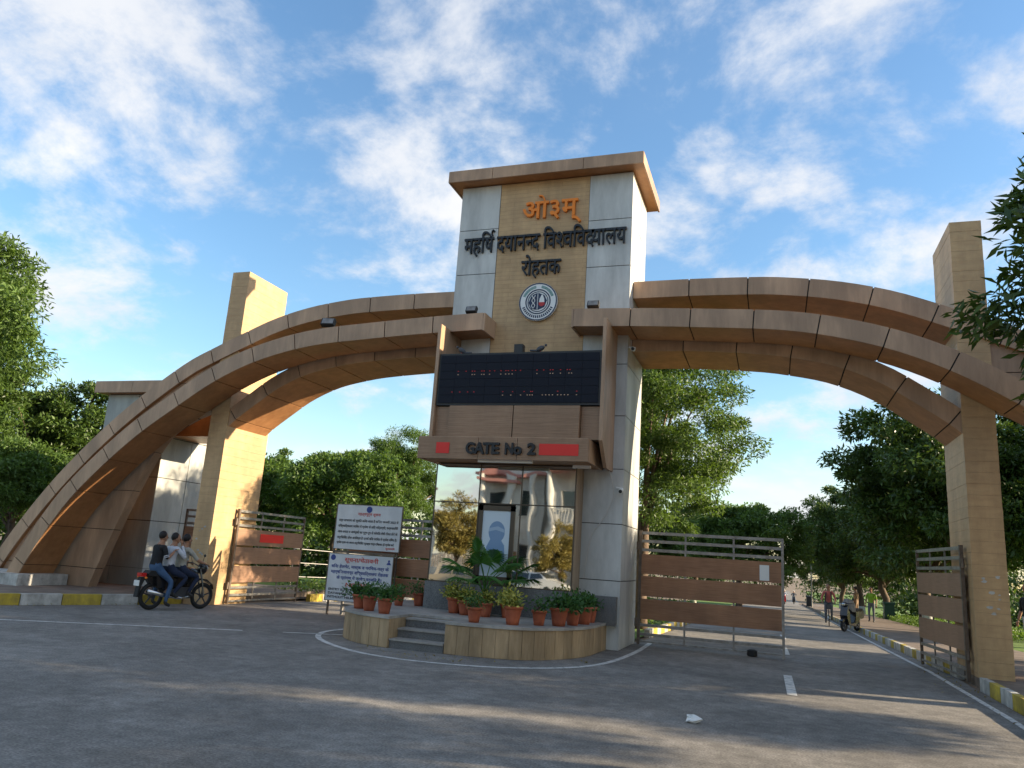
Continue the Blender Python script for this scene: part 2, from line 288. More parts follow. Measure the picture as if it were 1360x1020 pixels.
# ------------------------------------------------------------------ arches
XC = -4.8
TOPA = [(.98, 6.58), (2.4, 6.53), (3.8, 6.45), (5, 6.36), (6, 6.18), (7, 5.88), (7.95, 5.44), (8.9, 4.85), (9.9, 4.18), (10.84, 3.40), (11.76, 2.48), (12.45, 1.5), (12.95, .6), (13.2, 0)]
TOPB = [(1.99, 7.47), (3.2, 7.47), (4.4, 7.44), (5, 7.4), (6, 7.26), (7, 7.0), (8, 6.6), (8.7, 6.3), (9.45, 5.95), (10.44, 5.31), (11.45, 4.55), (12.4, 3.7), (13.3, 2.77), (14.2, 1.65), (14.9, .6), (15.2, 0)]
def resample(pts, step):
    P = smooth(pts, 10); d = [0]
    for a, b_ in zip(P, P[1:]): d.append(d[-1]+(b_-a).length)
    n = max(2, round(d[-1]/step)); out = []
    for k in range(n+1):
        s = d[-1]*k/n; i = next((j for j in range(1, len(d)) if d[j] >= s-1e-9), len(d)-1); t = (s-d[i-1])/max(1e-9, d[i]-d[i-1]); out.append(P[i-1].lerp(P[i], t))
    return out
def normals(P):
    out = []
    for i in range(len(P)):
        d = (P[min(i+1, len(P)-1)]-P[max(i-1, 0)]).normalized(); out.append(Vector((-d.y, d.x)) if d.x > 0 or d.y < 0 else Vector((d.y, -d.x)))
    return [n if n.y > 0 or n.x > 0 else -n for n in out]
def band(root, name, TOP, th, y0, y1, sg, seg=1.17, sub=4):
    """curved band: fascia panels (front) + soffit panels, each panel a piece of its own, over a dark core"""
    P = resample(TOP, seg/sub); Nn = normals(P); g = .012
    part = bpy.data.objects.new(name, None); COL.objects.link(part); put(part, root)
    X = lambda p: (XC+sg*p.x, p.y)
    In = [p-n*th for p, n in zip(P, Nn)]
    core = MB(); e = .02
    ring = [X(p-n*e) for p, n in zip(P, Nn)]+[X(p+n*e) for p, n in zip(In[::-1], Nn[::-1])]
    core.prism([(a, max(z, .0)) for a, z in ring], y0+.02, y1-.005); c = core.build('core', 'core'); c.parent = part; c.matrix_parent_inverse = part.matrix_parent_inverse
    n = (len(P)-1)//sub
    for k in range(n+1):
        i0, i1 = k*sub, min((k+1)*sub, len(P)-1)
        if i1 <= i0: continue
        pp = [P[i].copy() for i in range(i0, i1+1)]; nn = Nn[i0:i1+1]
        d0 = (pp[1]-pp[0]).normalized(); d1 = (pp[-1]-pp[-2]).normalized(); pp[0] += d0*g; pp[-1] -= d1*g
        q = [p-n_*th for p, n_ in zip(pp, nn)]
        b = MB(); b.prism([X(p) for p in pp]+[X(p) for p in q[::-1]], y0, y0+.03); o = b.build('fascia_panel', 'acp'); o.parent = part
        b = MB(); b.prism([X(p) for p in q]+[X(p+n_*.03) for p, n_ in zip(q[::-1], nn[::-1])], y0+.034, y1); o = b.build('soffit_panel', 'soffit'); o.parent = part
        b = MB(); b.prism([X(p) for p in pp]+[X(p-n_*.03) for p, n_ in zip(pp[::-1], nn[::-1])], y0+.034, y1); o = b.build('top_panel', 'acp'); o.parent = part
    return part
INNER = [(8.4, 4.75), (9.1, 4.5), (9.94, 3.95), (10.67, 2.55), (11.38, .7), (11.6, 0)]
TOPC = [(1.99, 6.30), (3.2, 6.28), (4.4, 6.20), (5.1, 6.11), (6, 5.91), (6.83, 5.55), (7.5, 5.1), (8.02, 4.72), (8.42, 4.36)]
for sg, side in ((-1, 'beside the guard room'), (1, 'beside the tree lined avenue')):
    a = thing('gate_arch', f'double brown curved arch from tower to ground {side}', 'arch', (XC+sg*8.3, 15.6, 0), 'arches of the gateway'); a['_w'] = 0; a.location = (0, 0, 0)
    pa = band(a, 'front_band', TOPA, .37, 14.25, 15.22, sg)
    b = MB(); q = [XC+sg*.98, XC+sg*.94]; b.box(min(q), 14.252, 6.19, max(q), 15.2, 6.575); o = b.build('end_panel', 'acp'); o.parent = pa
    band(a, 'rear_band', TOPB, .37, 15.25, 16.95, sg)
    band(a, 'inner_band', TOPC, .34, 15.34, 16.85, sg, 1.05)
    # outer leg wall under the bands (front wall with recessed horizontal joints)
    IN = smooth(INNER, 8); Bp = smooth(TOPB, 8); Bn = normals(Bp); OUT = [p-n*.30 for p, n in zip(Bp, Bn) if p.x > 8.4]
    leg = bpy.data.objects.new('leg_wall', None); COL.objects.link(leg); put(leg, a)
    def xat(C, z):
        for p, q in zip(C, C[1:]):
            if (p.y-z)*(q.y-z) <= 0 and abs(p.y-q.y) > 1e-6: t = (z-p.y)/(q.y-p.y); return p.x+(q.x-p.x)*t
        return C[0].x if z > C[0].y else C[-1].x
    zs = [0.0, .62, 1.6, 2.6, 3.6, 4.5, 5.4, 6.1]
    for za_, zb_ in zip(zs, zs[1:]):
        st = np.linspace(za_+.008, zb_-.008, 6); pl = [(XC+sg*max(xat(IN, z), 8.5), z) for z in st]; pr_ = [(XC+sg*max(xat(OUT, z), 8.55), z) for z in st[::-1]]
        o = MB().prism(pl+pr_, 15.36, 15.62).build('wall_panel', 'acp'); o.parent = leg
    pl = [(XC+sg*(xat(IN, z)+.03 if z < 4.7 else 8.53), z) for z in np.linspace(0, 6, 20)]; pr_ = [(XC+sg*max(xat(OUT, z)-.03, 8.6), z) for z in np.linspace(6, 0, 20)]
    o = MB().prism(pl+pr_, 15.40, 15.6).build('core', 'core'); o.parent = leg
    # pillar: tile courses round a core
    x0, x1 = sorted((XC+sg*8.0, XC+sg*8.53))
    pil = thing('gate_pillar', 'tall tan tiled slab pillar rising through the arch ' + side, 'pillar', (0, 0, 0), 'pillars of the gateway'); pil['_w'] = 0
    MB().box(x0+.015, 15.315, 0, x1-.015, 16.935, 8.33).build('core', 'tcore', pil)
    nz = 42
    for k in range(nz):
        j = random.uniform(0, .004); z0 = 8.35*k/nz; MB().box(x0+j, 15.3+j, z0+(.0015 if k else 0), x1-j, 16.95-j, z0+8.35/nz-.0015).build('tile_course', 'tile', pil)
    gg = np.random.default_rng(12+sg); fx = x0+.12 if sg > 0 else x0+.1
    for k in range(9):
        cx0, cz0 = fx+gg.uniform(0, .3), 1.15+gg.uniform(0, .75); n_ = 7; ra = gg.uniform(.015, .05)
        MB().prism([(cx0+ra*gg.uniform(.5, 1.2)*math.cos(2*math.pi*i/n_)*gg.uniform(.6, 1.6), cz0+ra*.6*math.sin(2*math.pi*i/n_)) for i in range(n_)], 15.296, 15.301).build('paint_remnant', 'kwhite', pil)
# ------------------------------------------------------------------ tower
T0, T1, TY, TB, TZ = XC-1.99, XC+1.99, 14.9, 16.7, 9.87
tw = thing('gate_tower', 'tall white and tan clad central tower with flat brown roof slab', 'tower', (0, 0, 0)); tw['_w'] = 0
MB().box(T0+.02, TY+.02, 0, T1-.02, TB-.02, TZ).build('core', 'core', tw)
zs = [TZ-1.075*k for k in range(10)]; zs[-1] = 0; g = .008
for k in range(9):
    zt, zb = zs[k]-g, zs[k+1]+g
    for xa, xb in ((T0, XC-1.045), (XC+1.045, T1)):
        MB().box(xa, TY, zb, xb, TY+.03, zt).build('front_panel', 'white', tw)
    for ya, yb in ((TY+.034, 15.95), (15.965, TB)):
        for xa, xb in ((T0, T0+.03), (T1-.03, T1)): MB().box(xa, ya, zb, xb, yb, zt).build('side_panel', 'white', tw)
MB().box(XC-1.035, TY+.012, 0, XC+1.035, TY+.045, TZ).build('centre_panel', 'course', tw)
MB().box(T0, TB-.015, 0, T1, TB+.015, TZ).build('back_panel', 'white', tw)
cap = MB().box(T0-.20, TY-.30, TZ+.02, T1+.23, TB+.25, TZ+.25).build('roof_slab', 'soffit', tw)
cx = [T0-.24, XC-1.15, XC+.95, T1+.27]
for a_, c_ in zip(cx, cx[1:]):
    MB().box(a_+.006, TY-.34, TZ+.003, c_-.006, TY-.305, TZ+.27).build('fascia_panel', 'acp', cap)
for x in (T0-.24, T1+.235):
    for ya, yb in ((TY-.30, 15.85), (15.862, TB+.27)): MB().box(x, ya, TZ+.003, x+.035, yb, TZ+.27).build('fascia_panel', 'acp', cap)
MB().box(T0-.22, TY-.32, TZ+.26, T1+.25, TB+.27, TZ+.285).build('coping', 'acp', cap)
# lettering ---------------------------------------------------------
def glyph(ch, bold=.0, ext=.03):
    c = bpy.data.curves.new('t', 'FONT'); c.body = ch; c.extrude = ext; c.offset = bold; c.resolution_u = 3
    o = bpy.data.objects.new('t', c); COL.objects.link(o); dg = bpy.context.evaluated_depsgraph_get(); me = bpy.data.meshes.new_from_object(o.evaluated_get(dg)); bpy.data.objects.remove(o); bpy.data.curves.remove(c)
    return me
_adv = {}
def adv(ch):
    if ch not in _adv:
        w = lambda s: max(v.co.x for v in glyph(s).vertices)
        _adv[ch] = w(ch+'MM')-w('MM')
    return _adv[ch]
def word(tokens, bold):
    """tokens: (char, crop fraction kept, advance factor)  -> list of (mesh, x)"""
    x = 0; out = []
    for t in tokens:
        ch, keep, fa = t if isinstance(t, tuple) else (t, 1, 1)
        if ch == ' ': x += .3*fa; continue
        if ch == '^': # reph hook above the previous stem
            b = MB(); pts = [(-.02, 0, .70), (-.10, 0, .78), (-.08, 0, .90), (.02, 0, .93), (.08, 0, .88)]
            b.tube([(p[0], p[2], 0) for p in pts], .04, 6); me = bpy.data.meshes.new('reph'); me.from_pydata(b.v, [], b.f); out.append((me, x-.05)); continue
        me = glyph(ch, bold); a = adv(ch)
        if keep < 1:
            bm = bmesh.new(); bm.from_mesh(me); bmesh.ops.bisect_plane(bm, geom=bm.verts[:]+bm.edges[:]+bm.faces[:], plane_co=(a*keep, 0, 0), plane_no=(1, 0, 0), clear_outer=True); bm.to_mesh(me); bm.free()
        out.append((me, x)); x += a*keep*fa
    return out, x
def write(tokens, parent, x0, x1, y, zb, h, mt, bold=.02, name='letter', proud=.03):
    """fits the words between x0 and x1 on plane y; h = height of one em in metres"""
    out, w = word(tokens, bold); sx = (x1-x0)/w
    for me, x in out:
        me.transform(Matrix(((sx, 0, 0, x0+x*sx), (0, 0, -1, y), (0, h, 0, zb), (0, 0, 0, 1)))); me.materials.clear(); me.materials.append(M[mt]); o = link(name, me, parent)
    return out
H1 = ['म', 'ह', 'ि', 'ष', '^', (' ', 1, .8), 'द', 'य', 'ा', 'न', ('न', .68, 1), 'द', (' ', 1, .8), 'ि', 'व', ('श', .74, 1), 'व', 'ि', 'व', ('द', 1, .72), 'य', 'ा', 'ल', 'य']
write(H1, tw, -6.62, -2.92, TY-.03, 8.22, .56, 'black', .010)
write(['र', 'ो', 'ह', 'त', 'क'], tw, -5.22, -4.33, TY-.02, 7.62, .52, 'black', .010)
write(['ओ', '३', 'म', '्'], tw, -5.28, -4.02, TY-.03, 8.95, .62, 'orange', .012)
# emblem -------------------------------------------------------------
ec = Vector((XC+.02, TY, 6.98)); em = bpy.data.objects.new('emblem', None); COL.objects.link(em); em.parent = tw
def disc(name, r0_, r1_, y, m, n=40, c=None, th=.02):
    c = c or ec; b = MB(); vs = []
    for yy in (y, y-th):
        for r in (r0_, r1_): vs += [(c.x+r*math.cos(2*math.pi*k/n), yy, c.z+r*math.sin(2*math.pi*k/n)) for k in range(n)]
    f = []
    for k in range(n):
        j = (k+1) % n
        f += [(2*n+k, 2*n+j, 3*n+j, 3*n+k), (n+k, n+j, 3*n+j, 3*n+k)]
        if r0_ > 0: f += [(k, j, 2*n+j, 2*n+k)]
    b.add(vs, f); return b.build(name, m, em)
RE = .43
disc('disc', 0, RE, TY-.012, 'ewhite', th=.05)
disc('rim_ring', RE*.93, RE*.99, TY-.06, 'navy', th=.006)
disc('ring', RE*.60, RE*.66, TY-.06, 'navy', th=.008); disc('ring', RE*.50, RE*.54, TY-.06, 'navy', th=.008)
for a0, a1, m in ((200, 340, 'navy'), (20, 80, 'egreen'), (100, 160, 'egreen')):   # lettered ring segments
    b = MB(); n = 18
    for k in range(n):
        t0, t1 = R(a0+(a1-a0)*k/n), R(a0+(a1-a0)*(k+.62)/n); vs = [(ec.x+r*math.cos(t), TY-.066, ec.z+r*math.sin(t)) for r in (RE*.72, RE*.86) for t in (t0, t1)]; b.add(vs, [(0, 1, 3, 2)])
    b.build('ring_text', m, em)
b = MB(); b.prism([(ec.x-.21, ec.z-.02), (ec.x-.15, ec.z+.14), (ec.x-.02, ec.z+.2), (ec.x-.02, ec.z-.19), (ec.x-.14, ec.z-.16)], TY-.062, TY-.07).build('helix_field', 'navy', em)
b = MB()
for s_ in (-1, 1): b.tube([(ec.x-.10+s_*.035*math.sin(k*.9), TY-.074, ec.z-.15+.033*k) for k in range(10)], .009, 5)
b.build('helix', 'ewhite', em)
MB().prism([(ec.x, ec.z-.19), (ec.x, ec.z+.2), (ec.x+.14, ec.z+.14), (ec.x+.2, ec.z+.02), (ec.x+.15, ec.z-.13)], TY-.062, TY-.07).build('bell_field', 'navy', em)
MB().prism([(ec.x+.03, ec.z-.02), (ec.x+.04, ec.z+.06), (ec.x+.07, ec.z+.13), (ec.x+.09, ec.z+.16), (ec.x+.11, ec.z+.13), (ec.x+.14, ec.z+.06), (ec.x+.15, ec.z-.02)], TY-.071, TY-.078).build('bell', 'ewhite', em)
MB().prism([(ec.x+.02, ec.z-.07), (ec.x+.03, ec.z-.02), (ec.x+.15, ec.z-.02), (ec.x+.16, ec.z-.07), (ec.x+.11, ec.z-.11), (ec.x+.06, ec.z-.11)], TY-.071, TY-.078).build('flame_bowl', 'ered', em)
# ------------------------------------------------------------------ display board
F0, F1 = XC-1.72, XC+1.70
db = thing('display_board', 'dark electronic display board held between brown side fins on the tower front', 'display', (0, 0, 0)); db['_w'] = 0
for x in (F0-.07, F1):
    fin = MB().prism([(13.82, 3.82), (13.82, 6.22), (14.9, 6.22), (14.9, 3.36), (14.3, 3.36)], x, x+.07, 'x').build('side_fin', 'acp', db)
MB().box(F0+.01, 13.86, 4.50, F1-.01, 14.1, 5.58).build('housing', 'lampb', db)
nx, nzz = 10, 6
for i in range(nx):
    for j in range(nzz):
        xa = F0+.05+(F1-F0-.1)*i/nx; xb = F0+.05+(F1-F0-.1)*(i+1)/nx; za = 4.54+1.0*j/nzz; zb = 4.54+1.0*(j+1)/nzz
        MB().box(xa+.002, 13.84+random.uniform(0, .004), za+.003, xb-.002, 13.87, zb-.003).build('led_module', 'led', db)
b = MB(); b2 = MB()
for (xs, z, bb) in (([.13, .18, .22, .235, .28, .295, .33, .36, .40, .43, .445, .47, .49, .52, .62, .66, .70, .715, .76, .80, .815], 5.19, b), ([.13, .22, .235, .28, .295, .33, .40, .43, .45, .47, .62, .70, .715, .76, .81, .825], 5.12, b2),
                   ([.10, .15, .20, .24, .42, .48, .55, .59, .60, .75, .86], 4.76, b), ([.42, .47, .53, .57, .585, .60, .66, .68, .70, .72, .75, .77, .79, .81, .86], 4.69, b2)):
    for q in xs:
        x = F0+(F1-F0)*q; bb.box(x, 13.832, z, x+.02, 13.838, z+.013)
b.build('lit_dots', 'ledr', db); b2.build('lit_dots', 'ledo', db)
for xa, xb, y in ((F0, F0+.34, 13.92), (F0+.34, XC-.02, 13.80), (XC-.01, F1-.38, 13.80), (F1-.38, F1, 13.92)):
    MB().box(xa+.005, y, 3.84, xb-.005, 14.2, 4.48).build('lower_panel', 'acph', db)
MB().box(F0+.02, 14.2, 3.84, F1-.02, 14.88, 4.5).build('backing', 'core', db)
b = MB(); b.box(XC-.12, 13.9, 5.58, XC+.06, 14.05, 5.76).build('sensor_box', 'lampb', db)
nb = thing('gate_name_box', 'brown projecting fascia box lettered GATE No 2 above the glass booth', 'sign box', (0, 0, 0)); nb['_w'] = 0
N0, N1 = XC-1.90, XC+1.57
MB().box(N0+.02, 13.64, 3.40, N1-.02, 14.9, 3.80).build('box_body', 'soffit', nb)
xs = [N0, XC-.62, XC+.18, N1]
for a_, c_ in zip(xs, xs[1:]): MB().box(a_+.004, 13.6, 3.385, c_-.004, 13.635, 3.81).build('fascia_panel', 'acph', nb)
for x in (N0, N1-.035): MB().box(x, 13.64, 3.385, x+.035, 14.88, 3.81).build('end_panel', 'acp', nb)
MB().box(N0+.02, 13.62, 3.805, N1-.02, 14.88, 3.825).build('top_panel', 'acp', nb)
MB().box(N0+.40, 13.59, 3.485, N0+.68, 13.598, 3.70).build('red_patch', 'red', nb); MB().box(XC+.62, 13.59, 3.485, XC+1.38, 13.598, 3.70).build('red_patch', 'red', nb)
x = N0+1.04
for ch, wd in zip('GATE No 2', (.24, .22, .2, .2, .14, .23, .2, .14, .2)):
    if ch != ' ': write([ch], nb, x, x+wd*.83, 13.575, 3.49, .30, 'black', .035)
    x += wd*.80
for xa, xb, y in ((XC-.65, XC+.45, 13.72), (XC+1.1, XC+1.45, 14.3)): MB().box(xa, y, 3.345, xb, y+.09, 3.40).build('tube_light', 'ewhite', nb)
# ------------------------------------------------------------------ glass booth
gb = thing('glass_booth', 'mirror glazed guard booth on a granite plinth under the gate name box', 'booth', (0, 0, 0)); gb['_w'] = 0
G0, G1, GY = XC-1.78, XC+1.17, 14.35
MB().box(G0-.03, GY-.06, .45, G1+.03, 15.0, 1.02).build('plinth', 'granite', gb); MB().box(G1+.03, 14.75, .45, XC+1.95, 14.9, .98).build('plinth', 'granite', gb)
MB().box(G0+.03, GY+.05, 1.02, G1-.03, 14.88, 3.39).build('booth_wall', 'core', gb)
MB().box(G1-.03, GY+.01, 1.02, G1+.02, 14.895, 3.39).build('side_wall', 'wood', gb)
bx_ = [G0, G0+.97, G0+1.86, G1]; bz = [1.03, 2.60, 3.38]
for i in range(3):
    for j in range(2):
        if i == 1 and j == 0: continue
        MB().box(bx_[i]+.012, GY+random.uniform(0, .004), bz[j]+.012, bx_[i+1]-.012, GY+.03, bz[j+1]-.012).build('glass_pane', 'glass', gb)
for x in bx_: MB().box(x-.012, GY-.004, 1.02, x+.012, GY+.04, 3.385).build('mullion', 'frame', gb)
for z in bz: MB().box(G0, GY-.002, z-.011, G1, GY+.038, z+.011).build('transom', 'frame', gb)
dr = MB(); xa, xb = bx_[1]+.03, bx_[2]-.10
for q in ((xa, 1.04, xa+.09, 2.56), (xb-.09, 1.04, xb, 2.56), (xa, 2.46, xb, 2.56), (xa, 1.04, xb, 1.2)): dr.box(q[0], GY-.03, q[1], q[2], GY+.03, q[3])
dr = dr.build('door_frame', 'frame', gb)
MB().box(xa+.09, GY-.012, 1.2, xb-.09, GY+.02, 2.46).build('poster', 'poster', dr)
cx_ = (xa+xb)/2+.02
po = [(cx_+.17*math.cos(t), 2.05+.21*math.sin(t)) for t in np.linspace(-.9, 3.9, 16)]
MB().prism(po+[(cx_-.2, 1.75), (cx_-.2, 1.5), (cx_+.2, 1.5), (cx_+.17, 1.8)], GY-.016, GY-.012).build('poster_figure', 'pblue', dr)
MB().prism([(cx_-.16, 2.12), (cx_+.02, 2.16), (cx_+.16, 2.10), (cx_+.17, 2.04), (cx_-.02, 2.09), (cx_-.17, 2.05)], GY-.02, GY-.0165).build('poster_highlight', 'ppale', dr)
MB().prism([(cx_-.2, 1.5), (cx_-.05, 1.5), (cx_-.02, 1.72), (cx_-.2, 1.68)], GY-.02, GY-.0165).build('poster_highlight', 'ppale', dr)
MB().box(xb, GY-.006, 1.04, bx_[2]-.012, GY+.03, 2.585).build('glass_pane', 'glass', gb)
# ------------------------------------------------------------------ platform
pf = thing('entrance_platform', 'low rounded platform with tan rendered wall and granite steps before the booth', 'platform', (0, 0, 0)); pf['_w'] = 0
right = smooth([(-3.06, 16.2), (-3.06, 14.6), (-3.12, 13.5), (-3.4, 12.75), (-3.85, 12.2), (-4.5, 11.98), (-5.08, 11.93)], 6)
left = smooth([(-6.06, 11.86), (-6.7, 12.05), (-7.25, 12.5), (-7.55, 13.1), (-7.62, 14.0), (-7.62, 16.2)], 6)
ring = [(p.x, p.y) for p in right]+[(-5.08, 12.75), (-6.06, 12.75)]+[(p.x, p.y) for p in left]
MB().prism(ring, 0, .455, 'z').build('wall', 'plat', pf)
cen = Vector((-5.3, 14.5)); big = [(x+(x-cen.x)/max(.01, (Vector((x, y))-cen).length)*.035, y+(y-cen.y)/max(.01, (Vector((x, y))-cen).length)*.035) for x, y in ring]
MB().prism(big, .458, .5, 'z').build('top_slab', 'slab', pf)
for cur in (right, left):
    Q = resample([(p.x, p.y) for p in cur], .21)
    for a_, c_ in zip(Q, Q[1:]):
        d_ = (c_-a_).normalized(); n_ = Vector((-d_.y, d_.x)); n_ = n_ if n_.dot(((a_+c_)/2)-cen) > 0 else -n_
        a2, c2 = a_+d_*.003, c_-d_*.003; o_ = n_*(.012+random.uniform(0, .003))
        MB().prism([(a2.x, a2.y), (c2.x, c2.y), (c2.x+o_.x, c2.y+o_.y), (a2.x+o_.x, a2.y+o_.y)], random.uniform(.0, .012), .452, 'z').build('wall_tile', 'plat', pf)
for k in range(3):
    y0 = 11.9+.28*k; MB().box(-6.055, y0, 0, -5.085, 12.74, .15*(k+1)-.03).build('step', 'granite', pf)
    MB().box(-6.055, y0-.025, .15*(k+1)-.028, -5.085, y0+.30, .15*(k+1)).build('tread', 'slab', pf)
# ------------------------------------------------------------------ guard room
gr = thing('guard_room', 'grey clad guard room with flat brown roof slab behind the arch foot', 'building', (0, 0, 0)); gr['_w'] = 0
MB().box(-18.58, 17.02, 0, -16.32, 21.4, 5.5).build('core', 'core', gr)
for z0, z1 in ((.02, .62), (.63, 1.9), (1.92, 3.1), (3.12, 4.25), (4.27, 5.48)):
    for xa, xb in ((-18.6, -17.46), (-17.44, -16.302)): MB().box(xa, 16.99, z0, xb, 17.03, z1).build('front_panel', 'grey', gr)
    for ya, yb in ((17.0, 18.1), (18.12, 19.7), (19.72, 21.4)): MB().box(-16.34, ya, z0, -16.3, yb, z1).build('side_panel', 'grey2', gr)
    MB().box(-18.62, 17.0, z0, -18.585, 21.4, z1).build('side_panel', 'grey', gr)
cp = MB().box(-18.85, 16.74, 5.5, -16.0, 21.6, 5.80).build('roof_slab', 'soffit', gr)
for xa, xb in ((-18.88, -17.5), (-17.49, -15.98)): MB().box(xa, 16.70, 5.49, xb, 16.735, 5.83).build('fascia_panel', 'acp', cp)
MB().box(-16.29, 16.98, 4.28, -14.3, 18.4, 4.9).build('canopy_beam', 'soffit', gr)
# white plinth at the arch foot
tag(MB().prism([(-20.5, 13.9), (-17.0, 13.9), (-17.0, 15.3), (-20.5, 15.3)], .1, .42, 'z').build('plinth_block', 'kwhite'), 'low white painted plinth under the foot of the arch', 'plinth')
# ------------------------------------------------------------------ gates
def leaf(label, hinge, free, mats=('plank', 'steel'), z0=.06, top=2.30):
    h = Vector((*hinge, gz(hinge[1]))); f = Vector((*free, gz(free[1]))); d = f-h; ln = Vector((d.x, d.y)).length; rz = math.atan2(d.y, d.x)
    r = thing('gate_leaf', label, 'gate', h, 'gate leaves of the gateway', world=False, rz=rz); pl, st = mats
    def bar(x0, x1, za, zb, y0=-.02, y1=.02, m=st, n='rail'): return MB().box(x0, y0, za, x1, y1, zb).build(n, m, r)
    bar(0, .06, .02, top+.02, -.03, .03, 'dsteel', 'post'); bar(ln-.05, ln, -.02 if z0 < .1 else z0, top, -.025, .025, st if pl == 'plank' else 'dsteel', 'post')
    for i in (1, 2): bar(ln*i/3-.018, ln*i/3+.018, z0, top-.05, -.012, .012, st, 'upright')
    for z in (top-.03, 2.10, 1.92): bar(.06, ln-.05, z-.03, z+.03)
    for z in (.40, .22): bar(.06, ln-.05, z-.028, z+.028)
    bar(.06, ln-.05, z0, z0+.035)
    for za, zb in ((1.43, 1.83), (.98, 1.385), (.52, .925)): bar(.062, ln-.052, za, zb, -.028, .028, pl, 'plank')
    for z in (.45, 2.0): MB().tube([(-.03, 0, z-.08), (-.03, 0, z+.08)], .03, 8).build('hinge', 'dsteel', r)
    return r, ln
g1, l1 = leaf('steel gate leaf with three glossy brown planks hung on the right of the tower', (-2.72, 16.45), (.16, 16.45))
MB().box(2.42, -.034, 1.46, 2.60, -.029, 1.76).build('torn_notice', 'paper', g1)
MB().lathe([(.08, 0), (.1, .02), (.1, .11), (.05, .13)], 10, (2.27, 0, 0)).build('wheel', 'rubber', g1)
g2, l2 = leaf('gate leaf of faded planks swung open inward against the pillar by the avenue', (3.12, 15.62), (2.86, 18.55), ('plankf', 'steel'))
g3, l3 = leaf('gate leaf of faded planks with a long red sticker by the motorcycle', (-12.72, 16.1), (-12.70, 19.0), ('plankf', 'steel'))
MB().box(.95, -.036, 1.53, 1.95, -.029, 1.74).build('red_sticker', 'red', g3)
g4, l4 = leaf('brown plank gate leaf half hidden behind the white notice boards', (-6.86, 16.5), (-9.75, 16.5), ('plank', 'steel'))
MB().box(1.62, .029, 1.5, 1.95, .036, 1.75).build('red_sticker', 'red', g4)
g5, l5 = leaf('short side gate leaf of faded planks between guard room and pillar', (-13.5, 17.2), (-15.3, 17.2), ('plankf', 'steel'))
# ------------------------------------------------------------------ notice boards
def notice(label, x0, x1, z0, z1, y, lines):
    t = thing('notice_board', label, 'sign', (0, 0, 0), 'notice boards before the gate'); t['_w'] = 0
    MB().box(x0, y, z0, x1, y+.03, z1).build('panel', 'signw', t); b = MB()
    for q in ((x0-.02, z0-.015, x1+.02, z0), (x0-.02, z1, x1+.02, z1+.015), (x0-.02, z0, x0, z1), (x1, z0, x1+.02, z1)): b.box(q[0], y-.008, q[1], q[2], y+.03, q[3])
    b.build('frame', 'dsteel', t)
    for (s, xa, xb, zb, h, mt, bo) in lines:
        me = glyph(s, bo, .002); w = max(v.co.x for v in me.vertices); sx = (xb-xa)*(x1-x0)/w
        me.transform(Matrix(((sx, 0, 0, x0+xa*(x1-x0)), (0, 0, -1, y-.004), (0, h, 0, z0+zb*(z1-z0)), (0, 0, 0, 1)))); me.materials.clear(); me.materials.append(M[mt]); link('text_line', me, t)['kind'] = 'stuff'
    return t
SY = 16.15
n1_ = notice('upper white notice board with five lines of dark Hindi text', -9.92, -8.2, 1.52, 2.55, SY, [('महत्वपूर्ण सूचना', .33, .68, .77, .09, 'sred', .01), ('सर्व साधारण को सूचित किया जाता है कि 01 जनवरी 2022 से', .04, .96, .62, .075, 'black', .012), ('विश्वविद्यालय परिसर में प्रवेश के लिए विद्यार्थी, कर्मचारियों', .04, .96, .49, .075, 'black', .012),
    ('आम-जनता व आगंतुकों का पूर्ण रूप से कोविड-रोधी टीका लेने के', .04, .96, .36, .075, 'black', .012), ('सर्टिफिकेट होना अनिवार्य है। इनके बिना परिसर में प्रवेश निषेध है।', .04, .96, .23, .075, 'black', .012), ('प्रवेश द्वार पर अपना सर्टिफिकेट सुरक्षा गार्ड दिखाकर ही प्रवेश करें', .04, .92, .12, .07, 'black', .012), ('कुलसचिव', .8, .94, .04, .06, 'sred', .01)])
b = MB(); b.lathe([(.001, 0), (.075, 0), (.075, .004)], 18, (-9.06, SY-.002, 2.455), Matrix.Rotation(R(90), 3, 'X')); b.build('crest', 'sblue', n1_)
n2_ = notice('lower white notice board with blue Hindi lines and an English notice', -9.98, -8.3, .34, 1.40, SY-.03, [('सूचना/चेतावनी', .25, .78, .84, .13, 'sred', .016), ('बिना हेलमेट, मास्क व परिचय-पत्र के', .05, .95, .70, .095, 'sblue', .02), ('महर्षि दयानन्द विश्वविद्यालय रोहतक', .05, .95, .58, .095, 'sblue', .02), ('के प्रांगण में प्रवेश वर्जित है।', .15, .85, .46, .095, 'sblue', .02),
    ('NOTICE', .30, .70, .31, .12, 'sred', .02), ('ENTRY IS PROHIBITED IN MAHARSHI', .04, .96, .21, .075, 'black', .02), ('DAYANAND UNIVERSITY ROHTAK', .04, .92, .13, .075, 'black', .02), ('WITHOUT HELMET, MASK & ID CARD', .03, .95, .05, .075, 'black', .02)])
b = MB(); b.lathe([(.001, 0), (.065, 0), (.065, .004)], 16, (-9.87, SY-.032, 1.31), Matrix.Rotation(R(90), 3, 'X')); b.build('crest', 'sblue', n2_)
b = MB(); b.prism([(-8.46, 1.22), (-8.34, 1.22), (-8.37, 1.27), (-8.43, 1.27)], SY-.032, SY-.036); b.ell((-8.40, SY-.033, 1.30), (.026, .003, .03)); b.build('figure_mark', 'sblue', n2_)
ns = thing('sign_stand', 'thin dark steel stand carrying the two white notice boards', 'stand', (0, 0, 0)); ns['_w'] = 0
for x in (-9.93, -8.26): MB().box(x-.02, SY+.032, 0, x+.02, SY+.07, 2.5).build('leg', 'dsteel', ns)
